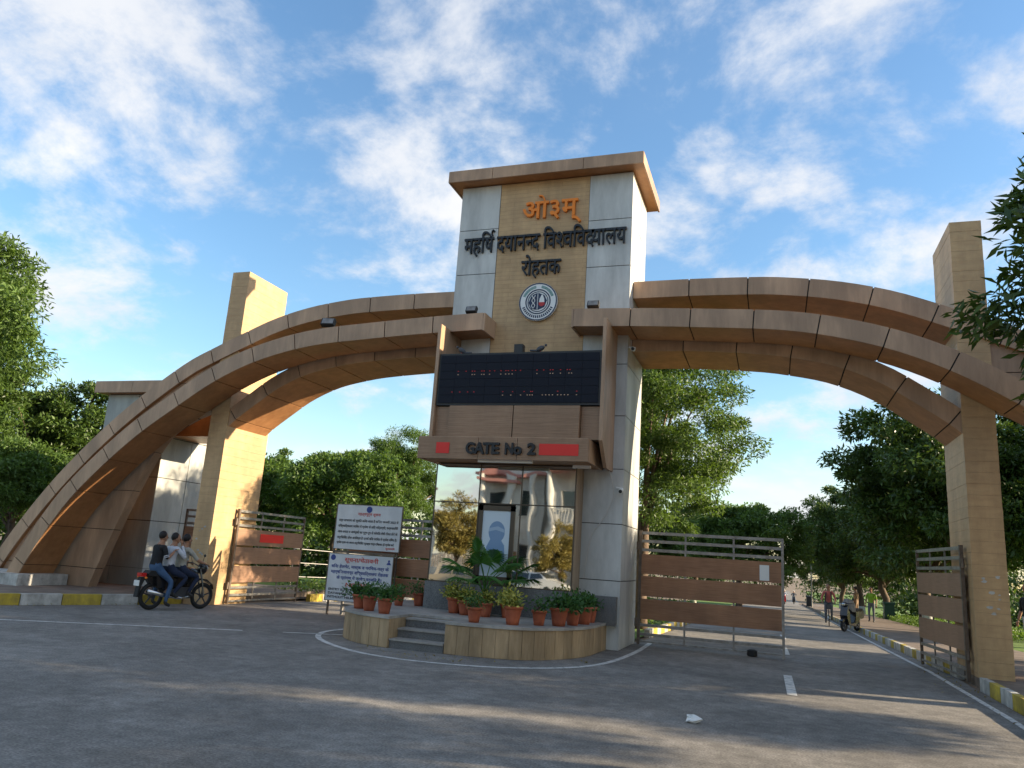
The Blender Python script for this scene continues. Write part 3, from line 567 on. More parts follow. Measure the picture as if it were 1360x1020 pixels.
MB().box(-9.9, SY+.033, 1.42, -8.3, SY+.06, 1.48).build('crossbar', 'dsteel', ns)
# ------------------------------------------------------------------ plants
def leaves(n, cfun, size, aspect=.45, up=.3, jitter=.35, droop=0., out=None):
    """n rhombic leaves; cfun(n) -> positions (n,3) and outward dirs (n,3)"""
    P, O = cfun(n); n = len(P)
    a = rng.normal(size=(n, 3)); a += O*1.0; a[:, 2] -= droop; a /= np.linalg.norm(a, axis=1, keepdims=True)        # leaf axis
    nn = rng.normal(size=(n, 3))*.8+O*.4; nn[:, 2] += up*2; nn -= a*(nn*a).sum(1, keepdims=True); nn /= np.linalg.norm(nn, axis=1, keepdims=True)
    s = np.cross(a, nn); L_ = size*(1+jitter*rng.uniform(-1, 1, (n, 1)))
    v = np.stack([P, P+a*L_*.5+s*L_*aspect*.5+nn*L_*.06, P+a*L_-nn*L_*.08, P+a*L_*.5-s*L_*aspect*.5+nn*L_*.06], 1).reshape(-1, 3)
    return v
def leafobj(name, v, m, parent):
    n = len(v)//4; me = bpy.data.meshes.new(name); me.vertices.add(len(v)); me.vertices.foreach_set('co', v.astype(np.float32).ravel())
    me.loops.add(n*4); me.loops.foreach_set('vertex_index', np.arange(n*4, dtype=np.int32)); me.polygons.add(n); me.polygons.foreach_set('loop_start', np.arange(0, n*4, 4, dtype=np.int32))
    me.update(calc_edges=True); me.materials.append(M[m]); return link(name, me, parent)
def crown(n_cl, cen, rad, cr, flat_=.75, inner=.25, seed=0, lobes=6, lob=.35):
    """clump centres in an uneven ellipsoid shell"""
    g = np.random.default_rng(seed); d = g.normal(size=(n_cl*3, 3)); d /= np.linalg.norm(d, axis=1, keepdims=True); d = d[d[:, 2] > -.75][:n_cl]
    lb = g.normal(size=(lobes, 3)); lb /= np.linalg.norm(lb, axis=1, keepdims=True)
    bump = 1-lob+lob*1.4*np.max(np.clip(d @ lb.T, 0, 1)**3, axis=1, keepdims=True)
    rr = (inner+(1-inner)*g.uniform(0, 1, (len(d), 1))**.5)*bump
    return np.array(cen)+d*rr*np.array(rad), d
def tree(name, label, h, cr, cz, mt, n_cl=130, per=230, lsize=.17, clump=.62, seed=0, trunk=.22, aspect=.4, lime=False, limbs=9, group='trees of the avenue and campus', droop=.2, lob=.4):
    t = thing(name, label, 'tree', (0, 0, 0), group, world=False)
    C, D = crown(n_cl, (0, 0, cz), (cr, cr, (h-cz)*1.0), clump, seed=seed, lob=lob)
    g = np.random.default_rng(seed+99)
    sc = g.uniform(.6, 1.35, (len(C), 1))
    def cf(n):
        i = np.repeat(np.arange(len(C)), per); off = rng.normal(size=(len(i), 3)); off /= np.linalg.norm(off, axis=1, keepdims=True); off *= rng.uniform(.15, 1, (len(i), 1))**.6
        off[:, 2] *= .6; P = C[i]+off*clump*sc[i]; O = off*.8+D[i]*.5; return P, O
    leafobj('crown', leaves(0, cf, lsize, aspect, .35, droop=droop), mt, t)
    b = MB(); z1 = max(1.2, cz-(h-cz)*.55)
    wob = [Vector((g.normal()*.12, g.normal()*.12, 0)) for _ in range(5)]
    pts = [Vector((0, 0, -.1))]+[Vector((0, 0, z1*(k+1)/4))+wob[k]*(k+1)/4 for k in range(4)]; top = pts[-1]
    b.tube(pts, [trunk*1.25, trunk*1.02, trunk*.95, trunk*.88, trunk*.8], 9)
    for i in g.choice(len(C), min(limbs, len(C)), replace=False):
        c = Vector(C[i]); mid = top.lerp(c, .5)+Vector((0, 0, .25)); st = pts[2].lerp(top, g.uniform(.5, 1)); b.tube([st, st.lerp(mid, .5), mid, c], [trunk*.55, trunk*.42, trunk*.28, trunk*.08], 6)
    tr = b.build('trunk', 'bark', t, True)
    if lime: MB().tube([(p.x, p.y, p.z) for p in (pts[0], pts[1].lerp(pts[0], .2), pts[1])], [trunk*1.28, trunk*1.1, trunk*1.05], 9).build('limewash_band', 'lime', tr, True)
    return t
def place(t, x, y, rz=0, sc=1, label=None, first=False):
    z = gz(y)
    if first: t.location = (x, y, z); t.rotation_euler = (0, 0, rz); t.scale = (sc,)*3; return t
    return clone(t, (x, y, z), rz, label, None, sc)
neem = tree('neem_tree', 'tall feathery green tree rising behind the arch foot and guard room', 14, 5.2, 8.3, 'leaf', 230, 420, .2, .85, 3, .3, .3, droop=.5)
place(neem, -31.6, 19.0, 0, 1.12, first=True)
place(neem, -3.5, 21.6, 2.0, .60, 'tall light green feathery tree standing right behind the tower')
place(neem, -24, 46, 1.1, .75, 'feathery tree far behind the short bright green tree by the left gates')
bright = tree('round_tree', 'short bright green bushy tree behind the gate leaf with the long red sticker', 7.2, 3.7, 4.2, 'leaf', 150, 300, .19, .62, 11, .18, .42)
place(bright, -19.6, 32, 0, 1, first=True)
place(bright, -14.6, 36, 2.2, .72, 'small bright tree showing just above the white notice boards'); place(bright, -24.8, 19.6, 3., .72, 'small leafy tree close behind the arch foot'); place(bright, -25.5, 33, 1.2, 1.0, 'bright bushy tree peeping out behind the left pillar')
place(bright, -13.2, 40, 4, .78, 'small tree between the notice boards and the glass booth'); place(bright, -2.0, 47, .7, .98, 'rounded green tree behind the big plank gate')
dark = tree('mango_tree', 'big dark dense tree overhanging the avenue footpath', 10.2, 5.2, 5.6, 'leafd', 260, 300, .24, .75, 21, .26, .34, True, 12)
place(dark, 7.5, 37.5, 0, 1.08, first=True)
for x, y, rz, sc, lb in ((7.6, 47, 1.0, .95, 'dark avenue tree second along the footpath'), (6.9, 57, 2.3, .9, 'dark avenue tree third along the footpath'), (6.6, 70, 3.5, .9, 'dark avenue tree fourth along the footpath'), (6.4, 88, 5, .9, 'farthest dark avenue tree along the footpath'),
                      (13.5, 33, 4.2, 1.0, 'dark tree standing behind the right pillar'), (-31.5, 26, .5, .9, 'dark dense tree low behind the guard room roof'), (-6.0, 62, .3, .8, 'dark tree far along the avenue, opposite the footpath'), (-6.4, 82, 1.3, .8, 'dark tree farthest along the avenue, opposite the footpath'), (-33, 52, 2.3, 1., 'dark tree in the far background behind the left arch'), (-14, 58, 3.1, .85, 'dark tree far behind the tower and booth')):
    place(dark, x, y, rz, sc, lb)
near = tree('kerbside_tree', 'dark leafy tree leaning over the kerb in front of the arch', 8.6, 3.3, 6.0, 'leafd', 190, 400, .17, .6, 31, .2, .27, limbs=14)
place(near, 5.12, 8.0, 2.6, .88, first=True)
for x, y, rz, sc, lb in ((7.3, 3.2, 2., 1.05, 'unseen kerbside tree beyond the near pavement, placed to shade the road'), (8.6, -2., 1., 1.1, 'unseen kerbside tree nearest the main road, placed to shade the road'), (12.5, 7.9, 3., 1.28, 'unseen second row tree behind the kerbside trees, placed to shade the road'), (13.2, 15.3, 5.1, 1.15, 'unseen tree behind the pavement beyond the arch end, placed to shade the road'), (19, 21, 1.7, 1.2, 'unseen third row tree beyond the arch end, placed for shade'), (13, 3.0, 4.3, 1.15, 'unseen second row tree behind the pavement, placed to shade the road'), (17.5, 5.8, .6, 1.25, 'unseen third row tree well behind the pavement, placed to shade the road'), (9.5, 5.2, 2.7, 1.1, 'unseen tree between the kerbside row and the second row, placed to shade the road')):  # unseen trees added to shade the road, gapped for sun streaks
    place(near, x, y, rz, sc, lb)
# far tree belt nobody could count
def belt(name, boxes, mt, n, size):
    v = []
    for (x0, x1, y, h) in boxes:
        nc = int((x1-x0)/1.1); cx = rng.uniform(x0, x1, nc*6); cz = rng.uniform(.0, 1, nc*6)*h*(.75+.25*np.sin(cx*.6)); 
        def cf(_):
            i = np.repeat(np.arange(len(cx)), n); off = rng.normal(size=(len(i), 3))*.75; P = np.stack([cx[i], np.full(len(i), y), cz[i]+gz(y)], 1)+off; return P, off
        v.append(leaves(0, cf, size))
    o = leafobj(name, np.concatenate(v), mt, None); return tag(o, 'distant belt of trees along the campus behind the gateway', 'trees', kind='stuff')
belt('tree_belt', [(-60, -8, 60, 8), (9, 50, 72, 7), (-30, -3, 140, 10), (3.6, 60, 125, 11), (-75, -34, 36, 7), (-40, -14.5, 44, 2.6), (9, 40, 64, 2.2)], 'leafd', 64, .42)
# hedges
def hedge(label, x0, x1, y0, y1, h):
    n = int((x1-x0)*(y1-y0)*h*420)
    def cf(_):
        P = np.stack([rng.uniform(x0, x1, n), rng.uniform(y0, y1, n), rng.uniform(.02, 1, n)**.6*h], 1); P[:, 2] += np.array([gz(y) for y in P[:, 1]])+rng.normal(size=n)*.04; O = rng.normal(size=(n, 3))*.5; O[:, 2] += .6; return P, O
    return tag(leafobj('hedge', leaves(0, cf, .11, .5), 'leaf', None), label, 'hedge', kind='stuff')
hedge('low clipped green hedge behind the kerb past the left gate', -14.6, -13.2, 20.4, 32, .5)
hedge('low green ground cover under the avenue trees', 6.6, 12, 36, 60, .35)
hedge('low planting behind the tower gate', -7.0, -3.2, 22, 34, .6)
# pots
def pot(kind, r=.16, h=.3, seed=0, label='', mt='leafp', n=520, fr=.22, fh=.2, ls=.075):
    t = thing('potted_plant', label, 'plant pot', (0, 0, 0), 'potted plants on the platform', world=False)
    p = MB().lathe([(r*.66, 0), (r*.74, h*.25), (r*.92, h*.8), (r*.93, h*.84), (r*1.06, h*.84), (r*1.08, h*.98), (r*1.04, h), (r*.92, h), (r*.9, h*.9)], 18).build('pot', 'terra', t, True)
    MB().lathe([(.01, h*.9), (r*.88, h*.9), (r*.88, h*.91)], 14).build('soil', 'soil', p)
    g = np.random.default_rng(seed); cl = g.normal(size=(9, 3))*np.array([fr*.55, fr*.55, fh*.35])+np.array([0, 0, h+fh*.75])
    def cf(_):
        i = g.integers(0, 9, n); off = g.normal(size=(n, 3))*.07; P = cl[i]+off; P[:, 2] = np.maximum(P[:, 2], h*.95); O = off*6+(P-np.array([0, 0, h]))*1.5; return P, O
    leafobj('foliage', leaves(0, cf, ls, .5, .3), mt, t)
    b = MB()
    for c in cl[:6]: b.tube([(0, 0, h*.9), Vector(c)*.5+Vector((0, 0, h*.5)), tuple(c)], [.012, .009, .005], 5)
    b.build('stem', 'bark', t); return t
P1 = pot('g', .16, .30, 1, 'terracotta pot of bushy dark green plant', fr=.14, fh=.09, n=420); P2 = pot('y', .155, .30, 2, 'terracotta pot of yellow and green croton', 'leafy', 460, .17, .10, .075); P3 = pot('s', .14, .27, 3, 'small terracotta pot with little upright plant', 'leafp', 240, .09, .12, .055)
POTS = [(-7.17, 12.76, 0, 'pot with spreading green plant at the left wing of the platform'), (-6.82, 12.5, 0, 'pot with spreading green plant between two others by the steps'), (-6.38, 12.24, 0, 'bare-rimmed pot of green plant standing next to the steps'), (-7.05, 13.5, 2, 'small pot tucked behind the three by the steps'), (-7.1, 14.2, 2, 'small dark pot before the plank gate and notice board'), (-6.85, 14.6, 2, 'small pot nearest the granite plinth corner by the notice board'),
        (-5.69, 13.7, 1, 'yellow croton pot at the end of the row before the booth door'), (-5.40, 13.5, 1, 'yellow croton pot before the booth door'), (-4.72, 12.25, 2, 'small pot standing alone at the platform edge by the steps'), (-4.99, 13.5, 1, 'yellow croton pot in front of the fan palm'), (-4.66, 13.75, 1, 'tall yellow croton pot beside the fan palm'), (-4.13, 12.5, 1, 'croton pot at the platform edge in front of the palm'),
        (-3.78, 12.85, 2, 'single small pot mid way along the rounded platform edge'), (-3.50, 13.1, 0, 'leafy green pot first in the cluster on the rounded edge'), (-3.36, 13.5, 0, 'leafy green pot second in the cluster on the rounded edge'), (-3.27, 13.95, 0, 'leafy green pot third in the cluster on the rounded edge'), (-3.29, 14.5, 0, 'leafy green pot close to the tower column'), (-3.26, 15.0, 2, 'small green pot last before the tower column')]
pr = [P1, P2, P3]; usedp = set()
for i, (x, y, k, lb) in enumerate(POTS):
    sc = random.uniform(.8, 1.02)
    if k not in usedp: pr[k].location = (x, y, .5); pr[k]['label'] = 'terracotta ' + lb; pr[k].scale = (sc,)*3; usedp.add(k)
    else: clone(pr[k], (x, y, .5), random.uniform(0, 6), 'terracotta ' + lb, None, sc)
# fan palm
pm = thing('fan_palm', 'fan palm with green pleated leaves in a pot before the booth door', 'palm', (-5.2, 13.95, .5), world=False)
pp = MB().lathe([(.12, 0), (.15, .2), (.17, .28), (.19, .28), (.19, .33), (.16, .33), (.15, .3)], 16).build('pot', 'terra', pm, True)
def fan(az, el, ln, rad, sub):
    b = MB(); d = Vector((math.cos(az)*math.cos(el), math.sin(az)*math.cos(el), math.sin(el))); base = Vector((0, 0, .35)); mid = base+Vector((0, 0, ln*.45))+d*ln*.3; tip = base+Vector((0, 0, .1))+d*ln+Vector((0, 0, .25*ln))
    b.tube([base, mid, tip], [.014, .011, .008], 5); s = d.cross(Vector((0, 0, 1))).normalized(); u = s.cross(d).normalized(); m = 36
    for k in range(m):
        a = R(-115+230*k/(m-1)); q = (d*math.cos(a)+s*math.sin(a)).normalized(); L_ = rad*(1-.22*abs(a)/2.2); w = s*math.cos(a)-d*math.sin(a); dr = -.12*L_*(1+.5*math.sin(k*2.1))
        e1 = tip+q*L_*.55+u*.03; e2 = tip+q*L_+Vector((0, 0, dr*1.6)); wd = .010
        b.add([tip, e1+w*wd, e2, e1-w*wd, e1+u*.02], [(0, 1, 4), (0, 4, 3), (1, 2, 4), (4, 2, 3)])
    return b.build('frond', 'palm', sub)
for az, el, ln, rad in ((-1.6, .9, .48, .42), (-2.8, .45, .55, .5), (-.3, .5, .5, .48), (-1.2, .2, .4, .42), (3.0, .25, .6, .46), (.3, .8, .45, .42), (1.6, 1.0, .5, .42), (-2.2, 1.2, .6, .42), (-2.3, .1, .42, .42), (.0, .1, .5, .42)): fan(az, el, ln, rad, pm)
# ------------------------------------------------------------------ people
BONES = [('pel', 'che'), ('che', 'nek'), ('nek', 'hed'), ('hed', 'top'), ('che', 'shL'), ('shL', 'elL'), ('elL', 'wrL'), ('che', 'shR'), ('shR', 'elR'), ('elR', 'wrR'), ('pel', 'hiL'), ('hiL', 'knL'), ('knL', 'anL'), ('anL', 'toL'), ('pel', 'hiR'), ('hiR', 'knR'), ('knR', 'anR'), ('anR', 'toR')]
RAD = dict(pel=(.15, .12), che=(.165, .115), nek=(.058, .058), hed=(.06, .065), top=(.05, .055), shL=.062, shR=.062, elL=.043, elR=.043, wrL=.029, wrR=.029, hiL=.092, hiR=.092, knL=.06, knR=.06, anL=.042, anR=.042, toL=.036, toR=.036)
STAND = dict(pel=(0, 0, .93), che=(0, 0, 1.28), nek=(0, .0, 1.47), hed=(0, .03, 1.60), top=(0, .02, 1.70), shL=(-.18, 0, 1.40), shR=(.18, 0, 1.40), elL=(-.24, -.02, 1.13), elR=(.24, -.02, 1.13), wrL=(-.25, .08, .88), wrR=(.25, .08, .88), hiL=(-.09, 0, .88), hiR=(.09, 0, .88), knL=(-.10, .03, .48), knR=(.10, .0, .48), anL=(-.10, 0, .08), anR=(.10, -.03, .08), toL=(-.11, .14, .035), toR=(.12, .11, .035))
def person(label, J, shirt, pants, sleeve=.5, loc=(0, 0, 0), rz=0, group=None, look=(0, 1, 0), cap=None, extra=None):
    t = thing('person', label, 'person', loc, group, world=False, rz=rz); ks = list(J); idx = {k: i for i, k in enumerate(ks)}
    me = bpy.data.meshes.new('body'); me.from_pydata([J[k] for k in ks], [(idx[a], idx[b_]) for a, b_ in BONES], []); o = bpy.data.objects.new('tmp', me); COL.objects.link(o)
    o.modifiers.new('s', 'SKIN'); sub = o.modifiers.new('u', 'SUBSURF'); sub.levels = sub.render_levels = 2
    for k in ks:
        sv = me.skin_vertices[0].data[idx[k]]; r_ = RAD[k]; sv.radius = r_ if isinstance(r_, tuple) else (r_, r_); sv.use_root = (k == 'pel')
    dg = bpy.context.evaluated_depsgraph_get(); m2 = bpy.data.meshes.new_from_object(o.evaluated_get(dg)); bpy.data.objects.remove(o)
    # hands: five tapered, slightly curled fingers on each wrist
    b = MB(); hb = len(m2.vertices)
    for s_ in 'LR':
        w = Vector(J['wr'+s_]); d = (w-Vector(J['el'+s_])).normalized(); side = d.cross(Vector((0, 0, 1))); side = (side if side.length > .1 else Vector((1, 0, 0))).normalized(); n_ = side.cross(d); pc = w+d*.05
        b.ell(tuple(pc), (.034, .045, .018), 8, 6, Matrix((side, d, n_)).transposed())
        for k, fl in enumerate((.062, .074, .07, .055)):
            a0 = pc+d*.035+side*(.024-.016*k); b.tube([a0, a0+d*fl*.5-n_*.008, a0+d*fl*.85-n_*.03], [.009, .008, .006], 5)
        a0 = pc+side*.03-d*.01; b.tube([a0, a0+side*.02+d*.03, a0+side*.02+d*.055-n_*.012], [.011, .009, .007], 5)
    hq = Vector(J['hed']).lerp(Vector(J['top']), .45); lf = Vector(look).normalized(); ls = lf.cross(Vector((0, 0, 1))).normalized(); HM = Matrix((ls, lf, Vector((0, 0, 1)))).transposed()
    b.ell(tuple(hq), (.074, .094, .118), 14, 10, HM); b.ell(tuple(hq+lf*.035-Vector((0, 0, .06))), (.05, .05, .055), 10, 8, HM)
    bm = bmesh.new(); bm.from_mesh(m2); base = len(bm.faces)
    vv = [bm.verts.new(v) for v in b.v]
    for f in b.f:
        try: bm.faces.new([vv[i] for i in f])
        except ValueError: pass
    bm.to_mesh(m2); bm.free(); m2.materials.clear()
    for m in ('skin', shirt, pants, 'shoe'): m2.materials.append(M[m] if isinstance(m, str) else m)
    seg = [(a, b_, Vector(J[a]), Vector(J[b_])) for a, b_ in BONES]
    for f in m2.polygons:
        f.use_smooth = True
        if f.index >= base: f.material_index = 0; continue
        c = f.center; best = None
        for a, b_, p, q in seg:
            d = q-p; tt = max(0, min(1, (c-p).dot(d)/max(1e-9, d.length_squared))); dist = (c-p-d*tt).length
            if best is None or dist < best[0]: best = (dist, a, b_, tt)
        _, a, b_, tt = best
        if b_ in ('hed', 'top') or (a == 'che' and b_ == 'nek' and tt > .8): mi = 0
        elif a == 'pel' and b_ == 'che': mi = 1 if tt > .12 else 2
        elif b_[:2] in ('hi', 'kn'): mi = 2
        elif b_[:2] == 'an': mi = 2 if tt < .9 else 3
        elif b_[:2] == 'to': mi = 3
        elif b_[:2] == 'el': mi = 1 if tt < sleeve*2 else 0
        elif b_[:2] == 'wr': mi = 1 if sleeve > .5 and tt < (sleeve-.5)*2 else 0
        else: mi = 1
        f.material_index = mi
    m2.name = 'body'; bo = link('body', m2, t)
    hc = Vector(J['hed']).lerp(Vector(J['top']), .45); f_ = Vector(look).normalized(); sd_ = f_.cross(Vector((0, 0, 1))).normalized()
    b = MB(); b.ell(tuple(hc+Vector((0, 0, .032))-f_*.026), (.084, .092, .104), 14, 10, Matrix((sd_, f_, Vector((0, 0, 1)))).transposed()); b.build('hair', cap or 'hair', t, True)
    b = MB(); b.ell(tuple(hc+f_*.096-Vector((0, 0, .02))), (.014, .02, .022), 6, 5)
    for s_ in (-1, 1): b.ell(tuple(hc+sd_*s_*.076-Vector((0, 0, .03))), (.012, .02, .03), 6, 5)
    b.build('face_features', 'skin', t, True); b = MB()
    for s_ in (-1, 1): b.ell(tuple(hc+f_*.088+sd_*s_*.034-Vector((0, 0, .012))), (.012, .008, .008), 6, 4)
    b.build('eyes', 'hair', t, True); return t
cloth = lambda n, c: mat(n, c, .9, tuple(x*.7 for x in c), 6, bump=.3, bscale=12)
BLK, WHT, BEI, DEN, DDN, GRN, COR, KHA, GRY = cloth('black_cotton', (.018, .018, .02)), cloth('white_cotton', (.62, .64, .70)), cloth('stone_cotton', (.42, .40, .34)), cloth('blue_denim', (.06, .12, .23)), cloth('dark_denim', (.02, .03, .065)), cloth('lime_cotton', (.22, .42, .03)), cloth('coral_cotton', (.60, .16, .13)), cloth('khaki', (.24, .16, .10)), cloth('grey_cloth', (.13, .14, .16))
# motorcycle (forward +Y local)
bk = thing('motorcycle', 'black commuter motorcycle with alloy wheels carrying three riders', 'motorcycle', (-12.38, 14.02, 0), world=False, rz=R(75-90))
def wheel(y, parent, rad=.3, wdt=.045, spokes=5, x=0, rimm='dgrey'):
    w = MB(); n = 28; vs = []; prof = [(rad-.085, -wdt*.6), (rad-.03, -wdt), (rad, 0), (rad-.03, wdt), (rad-.085, wdt*.6)]; rot = Matrix.Rotation(R(90), 3, 'Y')
    for k in range(n):
        a = 2*math.pi*k/n; vs += [(x+q, y+r_*math.cos(a), rad+r_*math.sin(a)) for r_, q in prof]
    fs = [(k*5+i, k*5+(i+1) % 5, ((k+1) % n)*5+(i+1) % 5, ((k+1) % n)*5+i) for k in range(n) for i in range(5)]; w.add(vs, fs); ty = w.build('wheel', 'rubber', parent, True)
    b = MB(); b.tube([(x-.05, y, rad), (x+.05, y, rad)], .045, 10)
    for k in range(spokes): a = 2*math.pi*k/spokes+.3; b.tube([(x, y+.03*math.cos(a), rad+.03*math.sin(a)), (x, y+(rad-.08)*math.cos(a), rad+(rad-.08)*math.sin(a))], [.02, .015], 6)
    pts = [(x, y+(rad-.085)*math.cos(2*math.pi*k/24), rad+(rad-.085)*math.sin(2*math.pi*k/24)) for k in range(25)]; b.tube(pts, .014, 6, False); b.build('rim', rimm, ty, True); return ty
wheel(.64, bk); wheel(-.64, bk)
for s_ in (-1, 1): MB().tube([(s_*.075, .64, .3), (s_*.075, .55, .62), (s_*.07, .46, .92)], [.018, .02, .024], 8).build('fork', 'chrome', bk)
MB().prism([(-.75, .56), (-.3, .5), (.1, .42), (.3, .5), (.42, .78), (.36, .84), (.1, .72), (-.4, .72), (-.8, .76), (-.86, .7)], -.05, .05, 'x').build('frame', 'bikeb', bk)
tk = MB().ell((0, .2, .83), (.145, .27, .13), 14, 8).build('tank', 'bikeb', bk, True)
MB().prism([(-.86, .79), (-.8, .86), (-.4, .82), (.0, .80), (.02, .74), (-.4, .72), (-.82, .74)], -.125, .125, 'x').build('seat', 'rubber', bk)
MB().box(-.13, -.1, .25, .13, .26, .5).build('engine', 'dgrey', bk); MB().tube([(.14, .2, .3), (.16, 0, .26), (.17, -.45, .33), (.17, -.85, .42)], [.025, .03, .05, .045], 10).build('exhaust', 'chrome', bk, True)
for s_ in (-1, 1): MB().prism([(-.62, .48), (-.2, .46), (-.12, .68), (-.66, .74)], s_*.11, s_*.135, 'x').build('side_cover', 'bikeb', bk)
MB().tube([(-.33, .33, 1.03), (-.2, .4, 1.05), (0, .45, .98), (.2, .4, 1.05), (.33, .33, 1.03)], .014, 8).build('handlebar', 'dgrey', bk)
MB().ell((0, .56, .93), (.13, .11, .15), 12, 8).build('headlamp_cowl', 'bikeb', bk, True); MB().ell((0, .645, .91), (.08, .04, .09), 10, 6).build('headlight', 'chrome', bk, True)
MB().prism([(.40, .62), (.52, .66), (.68, .64), (.86, .55), (.9, .45), (.86, .56), (.68, .68), (.5, .70)], -.06, .06, 'x').build('front_mudguard', 'bikeb', bk)
MB().prism([(-.7, .72), (-.98, .70), (-1.0, .5), (-1.02, .28), (-.98, .28), (-.95, .5), (-.9, .64)], -.07, .07, 'x').build('rear_mudguard', 'rubber', bk)
MB().box(-.085, -1.0, .72, .085, -.88, .80).build('tail_light', 'lens', bk); MB().box(-.1, -1.035, .52, .1, -1.028, .64).build('number_plate', 'plate', bk)
for s_ in (-1, 1):
    MB().ell((s_*.15, -.92, .70), (.03, .03, .025), 8, 5).build('indicator', 'orange', bk); mi_ = MB().tube([(s_*.2, .4, 1.05), (s_*.26, .38, 1.2)], .006, 6).build('mirror', 'lampb', bk); MB().ell((s_*.28, .38, 1.23), (.05, .012, .035), 10, 6).build('mirror_head', 'lampb', mi_)
MB().tube([(-.2, -.1, .3), (.2, -.1, .3)], .012, 6).build('foot_peg', 'dgrey', bk)
def seated(y, kn, an, toe, elb, wr, lean=.06, z=.0):
    p = Vector((0, y, .90+z)); c = p+Vector((0, lean, .34)); n_ = c+Vector((0, lean*.4, .19)); h = n_+Vector((0, .03, .10)); J = dict(pel=p, che=c, nek=n_, hed=h, top=h+Vector((0, 0, .10)))
    for s_, q in (('L', -1), ('R', 1)):
        J['sh'+s_] = c+Vector((q*.175, .0, .12)); J['el'+s_] = Vector((q*elb[0], y+elb[1], elb[2])); J['wr'+s_] = Vector((q*wr[0], y+wr[1], wr[2])); J['hi'+s_] = p+Vector((q*.10, .03, -.04)); J['kn'+s_] = Vector((q*kn[0], y+kn[1], kn[2])); J['an'+s_] = Vector((q*an[0], y+an[1], an[2])); J['to'+s_] = Vector((q*toe[0], y+toe[1], toe[2]))
    return {k: tuple(v) for k, v in J.items()}
BL = (-12.38, 14.02, 0); BR = R(-15)
J = seated(-.04, (.2, .38, .74), (.2, .16, .36), (.2, .30, .31), (.30, .26, 1.10), (.31, .42, 1.05), .05)
person('motorcycle driver in stone coloured tee reaching for the handlebar', J, BEI, DDN, .45, BL, BR)
J = seated(-.34, (.24, .36, .72), (.23, .06, .34), (.24, .20, .29), (.28, .22, 1.14), (.10, .20, 1.46), .05, .01)
person('middle motorcycle rider in white shirt with hands raised to the face', J, WHT, DDN, .92, BL, BR, look=(.5, .9, 0))
J = seated(-.66, (.27, .30, .62), (.25, .22, .16), (.25, .36, .10), (.27, .10, 1.12), (.20, .30, 1.30), .05, .03)
rr_ = person('rear motorcycle passenger in black tee and blue jeans', J, BLK, DEN, .5, BL, BR)
for q in (-1, 1):
    e_ = Vector(J['elR' if q > 0 else 'elL']); s_ = Vector(J['shR' if q > 0 else 'shL'])
    for k in (.72, .84): MB().tube([s_.lerp(e_, k), s_.lerp(e_, k+.05)], .057, 12).build('sleeve_stripe', WHT, rr_)
# bicycle + cyclist
def bicycle(label, loc, rz):
    t = thing('bicycle', label, 'bicycle', loc, world=False, rz=rz)
    for y in (.52, -.52): wheel(y, t, .34, .018, 10, rimm='chrome')
    for nme, pts in (('frame', [(0, -.52, .34), (0, -.15, .3), (0, .38, .78), (0, -.2, .82), (0, -.15, .3)]), ('fork', [(0, .52, .34), (0, .42, .7), (0, .38, .95)]), ('handlebar', [(-.27, .3, 1.0), (-.1, .4, .98), (.1, .4, .98), (.27, .3, 1.0)])): MB().tube(pts, .016, 7).build(nme, 'lampb', t)
    MB().box(-.07, -.32, .88, .07, -.08, .93).build('saddle', 'rubber', t); MB().box(-.12, .46, .72, .12, .62, .92).build('basket', 'dgrey', t); return t
cl = (2.18, 37.2, gz(37.2)); crz = R(180-3)
bicycle('bicycle ridden out of the avenue by the cyclist in coral', cl, crz)
J = seated(-.2, (.12, .34, .78), (.12, .12, .34), (.12, .26, .28), (.28, .26, 1.15), (.26, .46, 1.04), .10, .08); J['knR'] = (.12, .02, .58); J['anR'] = (.12, -.1, .2); J['toR'] = (.12, .02, .14)
cy = person('cyclist in coral shirt with dark backpack straps', J, COR, GRY, .9, cl, crz)
for s_ in (-1, 1): MB().tube([(s_*.1, -.02, 1.42), (s_*.11, .10, 1.25), (s_*.12, .06, 1.0)], .025, 6).build('backpack_strap', 'lampb', cy)
MB().box(-.15, -.36, 1.0, .15, -.2, 1.42).build('backpack', 'lampb', cy)
# scooters
def scooter(label, loc, rz, body='bikeb', group=None):
    t = thing('scooter', label, 'scooter', loc, group, world=False, rz=rz); wheel(.6, t, .24, .05, 6); wheel(-.55, t, .24, .05, 6)
    MB().prism([(-.95, .62), (-.85, .78), (-.2, .74), (-.12, .34), (.3, .3), (.42, .95), (.5, .98), (.62, .6), (.45, .25), (-.1, .2), (-.3, .3), (-.55, .46), (-.85, .5)], -.14, .14, 'x').build('body_shell', body, t)
    MB().prism([(-.9, .79), (-.8, .86), (-.3, .84), (-.18, .76)], -.13, .13, 'x').build('seat', 'rubber', t)
    MB().ell((0, .5, 1.0), (.12, .1, .1), 10, 6).build('headlight_cowl', body, t, True); MB().ell((0, .59, 1.0), (.07, .03, .05), 8, 5).build('headlight', 'chrome', t)
    MB().prism([(.38, .42), (.6, .52), (.84, .4), (.82, .36), (.6, .47), (.4, .38)], -.07, .07, 'x').build('front_mudguard', body, t)
    MB().tube([(-.32, .4, 1.05), (0, .46, 1.04), (.32, .4, 1.05)], .014, 7).build('handlebar', 'lampb', t)
    for s_ in (-1, 1): MB().ell((s_*.3, .42, 1.2), (.06, .012, .04), 8, 5).build('mirror', 'lampb', t)
    return t
sc_ = scooter('dark scooter with a pale cover thrown over its handlebar parked by the kerb', (2.72, 33.2, gz(33.2)), R(180-28))
b = MB(); g_ = np.random.default_rng(5); vs = []; n = 14
